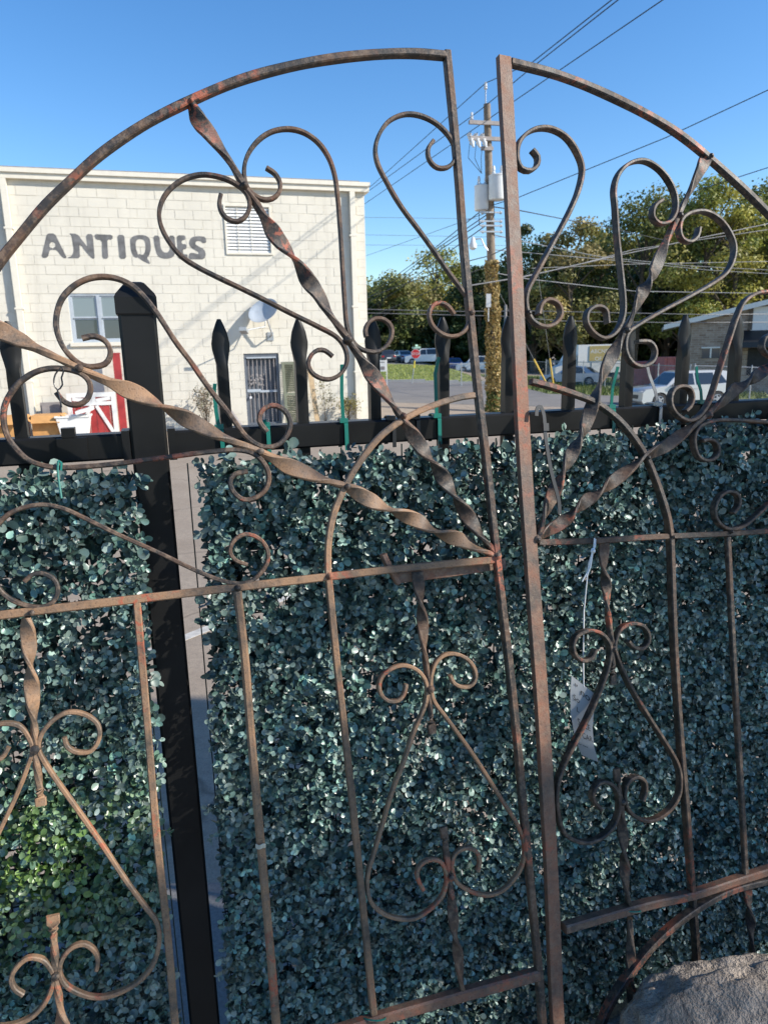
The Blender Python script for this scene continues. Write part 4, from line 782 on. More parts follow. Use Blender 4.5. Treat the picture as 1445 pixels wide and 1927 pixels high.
for zt in (ZR, .62): hrail(-1.6, PS0 - PW_ - .002, zt); hrail(PS0 + PW_ + .002, 2.4, zt)
for s0, s1 in ((PS0 - PW_ - .012, PS0 - PW_ - .001), (PS0 + PW_ + .001, PS0 + PW_ + .012)):
    mb = MB(); fbox(mb, s0, s1, ZR - .043, ZR + .004, -.023, .023); obj('rail_bracket', mb, M['black'], fence)
mb = MB(); fbox(mb, PS0 - .125, PS0 - .085, ZR - .034, ZR - .002, .0195, .026); fbox(mb, PS0 - .118, PS0 - .100, ZR - .0015, ZR + .012, .006, .024); obj('rail_clip', mb, M['black'], fence)
def picket(s):
    mb = MB(); H = .0086; zt = ZTIP; prof = [(PAD + .04, H, H, 1), (zt - .078, H, H, 1), (zt - .066, H * .98, H * .95, .9), (zt - .055, H * 1.25, H * .75, .55), (zt - .044, H * 1.52, H * .55, .45), (zt - .036, H * 1.58, H * .48, .45), (zt - .020, H * 1.25, H * .46, .5), (zt - .006, H * .62, H * .40, .6), (zt, H * .3, H * .25, .8)]
    for z, a, b, c in prof:
        ring = [(-a, -b * c), (-a * .55, -b), (0, -b * 1.12 if c < 1 else -b), (a * .55, -b), (a, -b * c), (a, b * c), (a * .55, b), (0, b * (1.35 if c < 1 else 1)), (-a * .55, b), (-a, b * c)]
        mb.v += [tuple(fp(s + u, z, d)) for u, d in ring]
    k = 10
    for i in range(len(prof) - 1):
        for j in range(k): mb.f.append((i * k + j, i * k + (j + 1) % k, (i + 1) * k + (j + 1) % k, (i + 1) * k + j))
    mb.f.append(tuple(range(k))[::-1]); mb.f.append(tuple(range((len(prof) - 1) * k, len(prof) * k))); return obj('picket', mb, M['black'], fence, smooth=True)
p0 = picket(.12)
for s in [.12 * k for k in range(2, 19)] + [-.167 - .12 * k for k in range(0, 11)]: share(p0, fence, FU * (s - .12))
# ------------------------------------------------------------------ boxwood panels
def hedge(label, s0f, s1f, ztf, zb, n, grow=None):
    zlo = zb; t = thing('boxwood_panel', label, 'hedge panel', fp((s0f(1.2) + s1f(1.2)) / 2, PAD, .03)); org = ORI[t.name]
    nsp = n // 7; z = RNG.uniform(zlo, 2.02, nsp * 2); s = RNG.uniform(-1.3, 2.0, nsp * 2)
    a = np.array([s0f(q) for q in z]); b = np.array([s1f(q) for q in z]); s = a + (b - a) * RNG.random(len(z)); zt = np.array([ztf(q) for q in s])
    ok = z < zt - .012 + RNG.normal(size=len(z)) * .009; thin = np.sin(s * 23 + 1.3) * np.sin(z * 19) + .6 * np.sin(s * 57 + z * 31) ; ok &= RNG.random(len(z)) < np.clip(.8 + .25 * thin, .22, 1); s, z = s[ok][:nsp], z[ok][:nsp]; m = len(s)
    fu, fn, up = np.array(FU), np.array(FN), np.array([0, 0, 1.]); dep = RNG.uniform(.024, .05, m); base = np.array(FO) + s[:, None] * fu + z[:, None] * up + dep[:, None] * fn; inner = np.where(dep < .032, 1.4, 1.0)
    axis = unit(fn * 1.0 + up * RNG.uniform(-.35, .75, (m, 1)) + fu * RNG.normal(size=(m, 1)) * .45); Ls = RNG.uniform(.016, .042, m)
    e1 = unit(np.cross(axis, RNG.normal(size=(m, 3)))); e2 = np.cross(axis, e1); P, A, N, S, T = [], [], [], [], []
    zc = z[:, None]; sc = s[:, None]
    tone0 = np.array([.056, .108, .088]) * np.exp(RNG.normal(size=(m, 1)) * .55); faded = np.clip(RNG.normal(size=(m, 1)) * .4 + .32, 0, 1); tone0 = tone0 * (1 - .52 * faded) + np.array([.40, .50, .45]) * .52 * faded
    if grow is not None: g = grow(s, z)[:, None]; tone0 = tone0 * (1 - g) + np.array([.13, .22, .04]) * RNG.uniform(.6, 1.35, (m, 1)) * g
    for k in range(7):
        f = [.25, .25, .6, .6, .92, .92, 1.0][k]; an = [0, math.pi, math.pi / 2, -math.pi / 2, .6, .6 + math.pi, 0][k]
        rad = e1 * math.cos(an) + e2 * math.sin(an); P.append(base + axis * (Ls * f)[:, None]); d = unit(axis * RNG.uniform(.25, .8, (m, 1)) + rad + RNG.normal(size=(m, 3)) * .22)
        A.append(d); N.append(unit(axis * .9 - rad * .25 + up * .15 + RNG.normal(size=(m, 3)) * .48)); S.append(inner * RNG.uniform(.0085, .0136, m) * (.8 if k == 6 else 1)); T.append(tone0 * RNG.uniform(.75, 1.3, (m, 1)))
    P, A, N, S, T = np.concatenate(P), np.concatenate(A), np.concatenate(N), np.concatenate(S), np.concatenate(T); tot = len(P)
    # the 300 that show largest: frontmost and nearest the camera
    dist = np.linalg.norm(P - np.array(CAM), axis=1); sizepx = S / dist + .004 * ((P - np.array(FO)) @ np.array(FN)); rr = np.array([(p[2] > .75) for p in P]); sizepx = np.where(rr, sizepx, 0)
    idx = np.argsort(-sizepx)[:300]; keep = np.ones(tot, bool); keep[idx] = False
    o = leaves_mesh('foliage', P[keep], A[keep], N[keep], S[keep], RNG.uniform(.66, .95, keep.sum()), T[keep], M['boxleaf'], t, tuple(org)); o['kind'] = 'stuff'
    me = bpy.data.meshes.new('leaf'); me.from_pydata([tuple(v) for v in LT], [], [tuple(int(i) for i in f) for f in LF]); me.polygons.foreach_set('use_smooth', [True] * len(LF)); me.materials.append(M['boxleaf1'])
    for i in idx:
        ax = V(A[i]).normalized(); nr = V(N[i]); nr = (nr - ax * nr.dot(ax)).normalized(); sdv = nr.cross(ax); o = bpy.data.objects.new('leaf', me); C.objects.link(o); o.parent = t
        o.matrix_local = Matrix.Translation(V(P[i]) - org) @ (Matrix((ax, sdv, nr)).transposed().to_4x4()) @ Matrix.Scale(float(S[i]), 4)
    ni = int(n * .42); z3 = RNG.uniform(zlo, 2.0, ni); a3 = np.array([s0f(q) for q in z3]); b3 = np.array([s1f(q) for q in z3]); s3 = a3 + (b3 - a3) * RNG.random(ni); ok3 = (z3 < np.array([ztf(q) for q in s3]) - .012) & (RNG.random(ni) < np.clip(.85 + .3 * np.sin(s3 * 23 + 1.3) * np.sin(z3 * 19) + .25 * np.sin(s3 * 71) * np.sin(z3 * 83), .1, 1)); s3, z3 = s3[ok3], z3[ok3]; ni = len(s3)
    P3 = np.array(FO) + s3[:, None] * fu + z3[:, None] * up + RNG.uniform(.018, .032, (ni, 1)) * fn; o = quads_mesh('inner_foliage', P3, fn + RNG.normal(size=(ni, 3)) * .55, RNG.uniform(.007, .0105, ni), np.array([.034, .066, .056]) * np.exp(RNG.normal(size=(ni, 1)) * .4), M['boxleaf'], t, tuple(org), asp=.62); o['kind'] = 'stuff'  # inner leaves coloured darker so the gaps between leaves read as shade
    # twigs and backing grid
    mb = MB(); st = .034; zz = zlo
    while zz < 2.0:
        a, b = s0f(zz) - .004, s1f(zz) + .004
        if zz < ztf((a + b) / 2) - .006: mb.box(fp((a + b) / 2, zz, .0235), FU * ((b - a) / 2), FN * .0010, UP * .0010)
        zz += st
    sx = min(s0f(zlo), s0f(1.95)) + .006; xe = max(s1f(zlo), s1f(1.95))
    while sx < xe:
        mb.box(fp(sx, (zlo + ztf(sx)) / 2, .0265), UP * ((ztf(sx) - zlo) / 2), FN * .0010, FU * .0010); sx += st
    o = obj('backing_grid', mb, M['grid'], t); o['kind'] = 'stuff'
    tw = MB(); sel = RNG.choice(m, min(m, 1500), replace=False)
    for i in sel: tw.tube([base[i], base[i] + axis[i] * Ls[i]], .0009, 3, False)
    o = obj('twigs', tw, M['grid'], t); o['kind'] = 'stuff'; return t
def lin(z, pts): return float(np.interp(z, [p[0] for p in pts], [p[1] for p in pts]))
D_H = .05
Lr = sorted([(fsz(x, y, D_H)[1], fsz(x, y, D_H)[0]) for x, y in ((262, 880), (266, 1000), (276, 1200), (284, 1400), (300, 1600), (318, 1900))]); Rl = sorted([(fsz(x, y, D_H)[1], fsz(x, y, D_H)[0]) for x, y in ((388, 870), (386, 1000), (396, 1200), (408, 1400), (418, 1600), (434, 1900))])
GC = fsz(70, 1640, D_H)
def green(s, z): return np.clip(1.15 - np.hypot((s - GC[0]) / .24, (z - GC[1]) / .22), 0, 1) * (RNG.random(len(s)) < .85) * np.clip(RNG.normal(size=len(s)) * .3 + .75, 0, 1)  # unfaded green leaves, coloured brighter to stand in for a sun patch
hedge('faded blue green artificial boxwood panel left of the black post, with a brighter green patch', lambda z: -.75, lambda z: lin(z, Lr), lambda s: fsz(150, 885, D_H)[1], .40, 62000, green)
ztr = [(fsz(x, y, D_H)[0], fsz(x, y, D_H)[1]) for x, y in ((380, 874), (520, 858), (640, 846), (800, 836), (960, 826), (1090, 815), (1250, 798), (1445, 780))]
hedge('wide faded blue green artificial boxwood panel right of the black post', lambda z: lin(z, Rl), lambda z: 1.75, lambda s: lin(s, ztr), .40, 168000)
# ------------------------------------------------------------------ gate leaves
class Leaf:
    def __init__(s, A, a, b): s.A, s.a, s.b = A, a, b; s.n = (FW - RX * a - DN * b).normalized()
    def p(s, x, y, off=0.0):
        xn, yn = (x - 722.5) / FPX, (y - 963.5) / FPX; return CAM + ray(x, y) * (1 / (s.A * (1 - s.a * xn - s.b * yn))) - s.n * off
LL = Leaf(1 / 1.06, .306, 0.0); RL = Leaf(.9688, .40, 0.0)
def smooth_path(pts, step=7.0):
    P = [np.array(p, float) for p in pts]; P = [2 * P[0] - P[1]] + P + [2 * P[-1] - P[-2]]; out = []
    for i in range(1, len(P) - 2):
        p0, p1, p2, p3 = P[i - 1:i + 3]; t0 = 0; t1 = t0 + max(1e-3, np.linalg.norm(p1 - p0)) ** .5; t2 = t1 + max(1e-3, np.linalg.norm(p2 - p1)) ** .5; t3 = t2 + max(1e-3, np.linalg.norm(p3 - p2)) ** .5
        n = max(2, int(np.linalg.norm(p2 - p1) / step))
        for k in range(n):
            t = t1 + (t2 - t1) * k / n; a1 = (t1 - t) / (t1 - t0) * p0 + (t - t0) / (t1 - t0) * p1; a2 = (t2 - t) / (t2 - t1) * p1 + (t - t1) / (t2 - t1) * p2; a3 = (t3 - t) / (t3 - t2) * p2 + (t - t2) / (t3 - t2) * p3
            b1 = (t2 - t) / (t2 - t0) * a1 + (t - t0) / (t2 - t0) * a2; b2 = (t3 - t) / (t3 - t1) * a2 + (t - t1) / (t3 - t1) * a3; out.append((t2 - t) / (t2 - t1) * b1 + (t - t1) / (t2 - t1) * b2)
    out.append(P[-2]); return out
def sweep(mb, lf, pix, w_, dp, off=0.0, twist=None, wid=None, ch=.18):
    P = [lf.p(x, y, off) for x, y in pix]; k = 8; w_ *= .86; dp *= .74; wid = [(a_ * .86, b_ * .86) for a_, b_ in wid] if wid else None; b0 = len(mb.v); N = len(P)
    for i in range(N):
        t = (P[min(i + 1, N - 1)] - P[max(i - 1, 0)]).normalized(); u = lf.n.cross(t).normalized(); v = u.cross(t).normalized()
        a = twist[i] if twist else 0.0; ww, dd = (wid[i] if wid else (w_, dp)); jit = 1 + .022 * math.sin(i * .6 + b0) 
        uu = u * math.cos(a) + v * math.sin(a); vv = -u * math.sin(a) + v * math.cos(a); h, d = ww / 2 * jit, dd / 2 * jit; c = min(h, d) * ch * 2
        for x, y in ((h - c, d), (h, d - c), (h, -d + c), (h - c, -d), (-h + c, -d), (-h, -d + c), (-h, d - c), (-h + c, d)): mb.v.append(tuple(P[i] + uu * x + vv * y))
    for i in range(N - 1):
        for j in range(k): mb.f.append((b0 + i * k + j, b0 + i * k + (j + 1) % k, b0 + (i + 1) * k + (j + 1) % k, b0 + (i + 1) * k + j))
    mb.f.append(tuple(b0 + j for j in range(k))[::-1]); mb.f.append(tuple(b0 + (N - 1) * k + j for j in range(k)))
def bar(name, root, lf, pts, w_=.0125, dp=.0125, mat='iron', off=0.0, smooth=True, rnd=False, step=14):
    mb = MB(); pix = smooth_path(pts, step) if smooth else pts; sweep(mb, lf, pix, w_, dp, off, ch=.29 if rnd else .16); return obj(name, mb, M[mat], root, smooth=True)
def scroll(root, lf, pts, w_=.0062, dp=.0125, mat='iron', off=0.0): 
    mb = MB(); pix = smooth_path(pts, 6); sweep(mb, lf, pix, w_, dp, off, ch=.22); return obj('scroll', mb, M[mat], root, smooth=True)
def twisted(name, root, lf, pts, wides, mat='iron', W=.027, T=.0065, core=.0125, off=0.0, flat_end=False, reach=46):
    """pts: centre line; wides: pixel points where the flattened bar faces the viewer; between neighbours it makes half a turn"""
    pix = smooth_path(pts, 5); A = np.array(pix); L = np.concatenate([[0], np.cumsum(np.linalg.norm(np.diff(A, axis=0), axis=1))]); ks = sorted(float(L[np.argmin(((A - np.array(q)) ** 2).sum(1))]) for q in wides)
    tw, wd = [], []; ang = [math.pi * i for i in range(len(ks))]
    for l in L:
        if l <= ks[0]: a = (l - ks[0]) / 110 * math.pi * .9
        elif l >= ks[-1]: a = ang[-1] + (l - ks[-1]) / 110 * math.pi * .9
        else: a = float(np.interp(l, ks, ang))
        i = int(np.searchsorted(ks, l)); near = min([abs(l - q) for q in ks]); gap = 1e9
        if 0 < i < len(ks): gap = ks[i] - ks[i - 1]
        f = 1.0 if gap < 130 else max(0, 1 - max(0, near - reach * .55) / reach); f = f * f * (3 - 2 * f)
        tw.append(a + .25); wd.append((core + (W - core) * f, core * .85 + (T - core * .85) * f))
    if flat_end:
        for i in range(len(L)):
            e = L[-1] - L[i] if flat_end > 0 else L[i]
            if e < 34: g = 1 - e / 34; tw[i] = tw[i] * (1 - min(1, g * 2)) if g < .5 else 0; wd[i] = (core + (W * .72 - core) * min(1, g * 2), T)
    mb = MB(); sweep(mb, lf, pix, W, T, off, tw, wd, ch=.2); return obj(name, mb, M[mat], root, smooth=True)
gl = LL.p(1135, 2994); gl.z = PAD
left = thing('gate_leaf', 'left rusty wrought iron gate leaf with scrolls, narrow stile and latch, leaning on the fence', 'gate', (LL.p(400, 2994).x, LL.p(400, 2994).y, PAD), 'pair of old arched gate leaves')
G = lambda n, pts, **k: bar(n, left, LL, pts, **k)
G('arch_bar', [(843, 106), (780, 101), (720, 102), (640, 109), (548, 125), (450, 152), (355, 192), (280, 230), (215, 272), (175, 303), (130, 345), (86, 388), (40, 443), (0, 493), (-50, 570), (-110, 690), (-160, 830), (-195, 1000), (-210, 1188)], w_=.0125, dp=.019, mat='iron')
G('stile', [(840, 98), (861, 317), (873, 475), (899, 740), (913, 855), (934, 1051), (967, 1340), (990, 1591), (1012, 1817), (1020, 1927), (1060, 2400), (1110, 2990)], w_=.0125, dp=.019, mat='iron', step=30)
G('hinge_stile', [(-210, 1180), (-150, 1900), (-60, 2985)], w_=.0254, dp=.0254, mat='iron_brown', step=60)
G('cross_bar', [(-210, 1188), (0, 1158), (130, 1142), (260, 1127), (447, 1105), (620, 1085), (760, 1069), (934, 1053)], w_=.013, dp=.013, mat='iron_tan', step=30)
G('inner_arch', [(903, 743), (870, 747), (820, 761), (770, 783), (720, 817), (680, 864), (650, 914), (628, 966), (618, 1020), (617, 1083)], w_=.011, dp=.013, mat='iron_tan')
G('baluster', [(618, 1086), (636, 1270), (645, 1345), (666, 1539), (703, 1908)], mat='iron_tan', w_=.0115, dp=.0125, step=30)
G('baluster', [(447, 1112), (462, 1250), (471, 1365), (491, 1589), (513, 1838), (520, 1927), (528, 2000)], mat='iron_tan', w_=.0135, dp=.0135, rnd=True, step=30)
G('baluster', [(258, 1132), (278, 1365), (297, 1590), (315, 1750), (330, 1927), (340, 2060)], mat='iron_tan', w_=.0115, dp=.0125, step=30)
G('bottom_bar', [(1012, 1832), (935, 1853), (870, 1871), (800, 1891), (720, 1914), (640, 1940), (300, 2030), (-130, 2140)], w_=.02, dp=.022, mat='iron_brown', step=40)
G('foot_bar', [(1095, 2800), (500, 2880), (-75, 2960)], w_=.022, dp=.02, mat='iron_brown', step=60)
twisted('spoke', left, LL, [(358, 190), (374, 226), (393, 250), (411, 275), (435, 308), (460, 351), (475, 372), (499, 412), (520, 445), (545, 476), (563, 500), (578, 525), (600, 555), (618, 588), (654, 637), (689, 690), (712, 722), (751, 780), (790, 838), (820, 878), (850, 925), (888, 983), (911, 1016), (933, 1046)], [(390, 246), (530, 460), (594, 548), (714, 726), (795, 845), (842, 912), (890, 985)], mat='iron')
twisted('spoke', left, LL, [(-62, 592), (22, 632), (58, 650), (111, 675), (150, 694), (194, 714), (227, 728), (258, 741), (280, 752), (310, 767), (338, 781), (368, 797), (413, 820), (488, 850), (538, 875), (568, 887), (608, 902), (653, 917), (697, 942), (750, 965), (785, 980), (820, 1000), (868, 1017), (906, 1035), (931, 1047)], [(15, 630), (265, 745), (372, 799), (570, 888), (703, 945), (788, 982), (868, 1018)], mat='iron_tan')
SC = [
 [(501, 316), (518, 328), (527, 345), (525, 363), (513, 374), (496, 376), (479, 368), (466, 354), (460, 333), (461, 308), (470, 285), (488, 263), (512, 248), (542, 243), (570, 249), (597, 267), (617, 294), (629, 327), (635, 369), (641, 445), (647, 545), (653, 615), (660, 636), (672, 652), (690, 661), (708, 662), (725, 653), (736, 635), (736, 616), (723, 602), (704, 600), (692, 609), (687, 622), (689, 634)],
 [(416, 366), (413, 381), (417, 399), (430, 413), (447, 417), (461, 409), (469, 394), (469, 376), (461, 360), (448, 349), (430, 339), (408, 332), (380, 329), (350, 336), (326, 351), (308, 373), (300, 400), (304, 427), (320, 457), (341, 482), (371, 502), (408, 521), (450, 541), (493, 562), (548, 590), (595, 613), (634, 635), (648, 653), (653, 672), (650, 690), (638, 706), (619, 714), (599, 710), (585, 699), (580, 683), (586, 668), (598, 659), (612, 660), (626, 671)],
 [(815, 265), (805, 281), (808, 302), (823, 316), (842, 315), (855, 301), (856, 281), (844, 256), (818, 231), (786, 217), (759, 216), (731, 229), (713, 254), (706, 281), (710, 307), (728, 344), (754, 388), (787, 432), (819, 476), (844, 513), (868, 545), (881, 565), (885, 582), (883, 601), (876, 620), (862, 631), (844, 633), (827, 626), (813, 612), (807, 592), (813, 576), (827, 570), (842, 576), (854, 592)],
 [(155, 637), (177, 633), (196, 640), (207, 655), (207, 673), (198, 685), (177, 690), (158, 688), (139, 676), (119, 652), (108, 623), (107, 595), (117, 563), (139, 539), (166, 525), (194, 521), (222, 525), (248, 537), (271, 558), (294, 587), (332, 645), (360, 682), (384, 717), (407, 748), (431, 778), (447, 801), (466, 824), (493, 840), (521, 838), (541, 818), (546, 793), (535, 772), (513, 763), (494, 772), (488, 791), (503, 813)],
 [(107, 739), (117, 752), (131, 761), (150, 761), (164, 752), (171, 734), (168, 718), (156, 705), (139, 698), (119, 694), (91, 694), (66, 701), (40, 718), (21, 740), (9, 767), (8, 795), (16, 823), (34, 848), (55, 866), (82, 876), (115, 880), (199, 875), (319, 860), (399, 850), (448, 847), (478, 854), (497, 872), (506, 895), (501, 919), (482, 936), (458, 940), (440, 926), (433, 907), (440, 894), (466, 887)],
 [(47, 1094), (65, 1080), (85, 1080), (104, 1092), (110, 1111), (101, 1132), (80, 1142), (50, 1139), (20, 1127), (0, 1109), (-15, 1080), (-22, 1045), (-17, 1010), (0, 984), (20, 966), (50, 954), (85, 950), (120, 957), (164, 977), (219, 1004), (299, 1040), (359, 1069), (399, 1086), (433, 1096), (463, 1097), (487, 1082), (504, 1054), (501, 1029), (482, 1010), (458, 1006), (440, 1018), (433, 1037), (442, 1053), (466, 1063)],
 # middle lyre
 [(846, 1270), (853, 1285), (866, 1292), (881, 1292), (892, 1282), (894, 1266), (885, 1247), (866, 1233), (840, 1231), (822, 1243), (812, 1266), (810, 1292), (815, 1317), (838, 1349), (886, 1415), (941, 1501), (975, 1556), (986, 1591), (982, 1626), (965, 1655), (941, 1677), (913, 1684), (881, 1675), (859, 1660), (851, 1641), (850, 1621), (859, 1603), (881, 1595), (897, 1604), (902, 1621), (898, 1639)],
 [(764, 1287), (759, 1307), (748, 1318), (731, 1319), (717, 1307), (713, 1290), (719, 1272), (736, 1258), (758, 1252), (780, 1258), (795, 1272), (803, 1292), (802, 1315), (794, 1340), (780, 1372), (760, 1430), (737, 1491), (719, 1552), (702, 1609), (693, 1639), (691, 1669), (698, 1697), (720, 1718), (750, 1728), (780, 1727), (810, 1709), (832, 1684), (840, 1655), (836, 1633), (827, 1620), (805, 1618), (787, 1632), (785, 1651), (796, 1674)],
 # left lyre
 [(122, 1387), (127, 1404), (145, 1415), (171, 1413), (187, 1390), (185, 1364), (164, 1346), (130, 1340), (102, 1354), (80, 1380), (73, 1408), (84, 1432), (110, 1472), (140, 1514), (190, 1585), (240, 1660), (276, 1708), (293, 1730), (300, 1752), (299, 1780), (289, 1813), (265, 1843), (225, 1867), (185, 1876), (150, 1868), (122, 1850), (113, 1828), (119, 1802), (137, 1782), (160, 1776), (179, 1789), (185, 1808), (182, 1825)],
 [(17, 1406), (5, 1425), (-15, 1430), (-36, 1415), (-38, 1390), (-20, 1369), (10, 1361), (38, 1366), (54, 1385), (62, 1410), (52, 1445), (30, 1500), (0, 1564), (-40, 1650), (-80, 1740), (-98, 1800), (-95, 1860), (-70, 1905), (-25, 1930), (25, 1928), (60, 1913), (84, 1888), (98, 1860), (102, 1834), (95, 1820), (82, 1806), (55, 1802), (31, 1821), (22, 1843), (30, 1861), (45, 1871)],
]
for i, p in enumerate(SC): scroll(left, LL, p, mat='iron' if i < 6 else 'iron_tan', w_=.0066 if i != 3 and i != 4 else .0078)
twisted('drop_bar', left, LL, [(785, 1076), (790, 1121), (795, 1171), (798, 1221), (806, 1288), (810, 1342), (813, 1380)], [(788, 1112), (797, 1185)], mat='iron', W=.021, core=.010, flat_end=1)
twisted('drop_bar', left, LL, [(50, 1162), (55, 1210), (59, 1270), (63, 1330), (68, 1408), (73, 1460), (78, 1516)], [(51, 1212), (58, 1300)], mat='iron_tan', W=.022, core=.011, flat_end=1)
twisted('spade_bar', left, LL, [(834, 1556), (838, 1591), (844, 1641), (849, 1691), (854, 1741), (862, 1800), (870, 1866)], [(852, 1740), (862, 1810)], mat='iron', W=.019, core=.011, flat_end=-1)
twisted('spade_bar', left, LL, [(100, 1722), (103, 1780), (107, 1832), (112, 1880), (118, 1927), (128, 2060)], [(120, 1960), (126, 2040)], mat='iron_tan', W=.026, core=.011, flat_end=-1)
mb = MB(); sweep(mb, LL, [(752, 1090), (850, 1078), (959, 1061)], .0185, .005, -.016); latch = obj('latch_bar', mb, M['iron_brown'], left, smooth=True)
mb = MB(); sweep(mb, LL, smooth_path([(727, 1044), (735, 1062), (745, 1080), (757, 1100)], 6), .010, .020, -.018); obj('latch_tab', mb, M['iron_brown'], latch)
mb = MB()
for (x, y, r) in ((460, 352, .011), (655, 640, .012), (151, 694, .011), (490, 850, .010), (933, 1046, .012), (757, 784, .009), (652, 916, .009), (808, 1296, .011), (846, 1648, .010), (68, 1408, .012), (107, 1832, .011), (885, 590, .008), (360, 194, .009), (447, 1106, .010), (618, 1084, .009), (62, 1152, .008)):
    mb = MB(); c0 = LL.p(x, y, 0); pr = [(.002, -.011), (r * .7, -.009), (r, -.003), (r, .003), (r * .7, .008), (.002, .010)]; mb.lathe(c0, LL.n, [(q * .62 * (1 + .2 * math.sin(x + h * 400)), h) for q, h in pr], 7); obj('weld_bead', mb, M['iron'], left, smooth=True)
right = thing('gate_leaf', 'right rusty wrought iron gate leaf with a thick square tube stile, leaning on the fence', 'gate', (RL.p(1300, 2950).x, RL.p(1300, 2950).y, PAD), 'pair of old arched gate leaves')
G = lambda n, pts, **k: bar(n, right, RL, pts, **k)
mb = MB(); pix = smooth_path([(947, 108), (967, 475), (985, 855), (1019, 1340), (1036, 1641), (1048, 1927), (1085, 2500), (1108, 2960)], 30); sweep(mb, RL, pix, .0255, .0145, 0, ch=.06); obj('tube_stile', mb, M['iron_brown'], right, smooth=True)
G('arch_bar', [(960, 118), (1050, 142), (1151, 183), (1262, 243), (1334, 299), (1445, 403), (1520, 495), (1580, 610), (1620, 760), (1645, 985)], w_=.0125, dp=.019, mat='iron_dark')
G('inner_arch', [(998, 718), (1030, 726), (1074, 740), (1120, 758), (1160, 788), (1191, 824), (1216, 864), (1234, 908), (1248, 950), (1256, 980), (1260, 1008)], w_=.0105, dp=.019, mat='iron')
G('baluster', [(1260, 1012), (1267, 1211), (1279, 1400), (1291, 1541), (1301, 1681), (1307, 1760), (1312, 1850), (1330, 2200)], w_=.0115, dp=.019, mat='iron', step=30)
G('cross_bar', [(1012, 1021), (1111, 1018), (1222, 1011), (1262, 1009), (1372, 1004), (1445, 999), (1645, 984)], w_=.0115, dp=.0125, mat='iron', step=30)
G('baluster', [(1368, 1010), (1375, 1161), (1384, 1330), (1395, 1516), (1402, 1650)], w_=.0115, dp=.0125, mat='iron', step=30)
G('bottom_bar', [(1060, 1746), (1146, 1721), (1222, 1700), (1302, 1683), (1372, 1660), (1445, 1637), (1660, 1570)], w_=.0165, dp=.024, mat='iron_brown', step=30)
G('lower_arch', [(1480, 1645), (1445, 1653), (1372, 1672), (1322, 1697), (1272, 1731), (1222, 1777), (1182, 1827), (1151, 1872), (1129, 1917), (1112, 1990), (1104, 2080)], w_=.012, dp=.022, mat='iron_dark', off=.004)
G('hinge_stile', [(1648, 980), (1665, 1600), (1690, 2700)], w_=.0254, dp=.0254, mat='iron_brown', step=60)
G('foot_bar', [(1100, 2700), (1400, 2560), (1680, 2440)], w_=.02, dp=.02, mat='iron_brown', step=60)
twisted('drop_bar', right, RL, [(1136, 1022), (1135, 1061), (1140, 1101), (1142, 1141), (1146, 1181), (1151, 1216), (1152, 1251), (1153, 1288)], [(1136, 1062), (1141, 1118)], mat='iron', W=.020, core=.011, flat_end=1)
twisted('spade_bar', right, RL, [(1159, 1446), (1161, 1470), (1167, 1506), (1169, 1551), (1174, 1591), (1175, 1640), (1184, 1712)], [(1171, 1590), (1176, 1655)], mat='iron', W=.020, core=.012, flat_end=-1)
twisted('lower_drop_bar', right, RL, [(1404, 1666), (1407, 1691), (1412, 1741), (1415, 1802), (1420, 1900)], [(1408, 1700), (1413, 1752)], mat='iron_dark', W=.019, core=.012)
twisted('lower_drop_bar', right, RL, [(1184, 1728), (1186, 1800), (1188, 1900), (1192, 1990)], [(1186, 1830), (1188, 1890)], mat='iron_dark', W=.019, core=.012)
twisted('spoke', right, RL, [(1331, 291), (1314, 326), (1294, 366), (1274, 407), (1250, 460), (1235, 499), (1225, 520), (1212, 542), (1202, 563), (1188, 595), (1172, 627), (1158, 656), (1138, 695), (1123, 735), (1112, 768), (1099, 806), (1083, 838), (1071, 863), (1057, 892), (1043, 923), (1031, 952), (1018, 986), (1009, 1012)], [(1316, 322), (1226, 517), (1204, 560), (1137, 697), (1098, 808), (1069, 868), (1034, 946)], mat='iron', W=.026)
twisted('spoke', right, RL, [(1012, 1012), (1028, 1000), (1054, 985), (1080, 962), (1102, 943), (1129, 924), (1154, 905), (1185, 881), (1212, 860), (1234, 849), (1256, 837), (1283, 816), (1311, 795), (1339, 773), (1363, 752), (1385, 731), (1413, 714), (1445, 692), (1535, 632), (1580, 605)], [(1052, 984), (1104, 942), (1156, 904), (1256, 837), (1386, 731), (1420, 709)], mat='iron', W=.025)
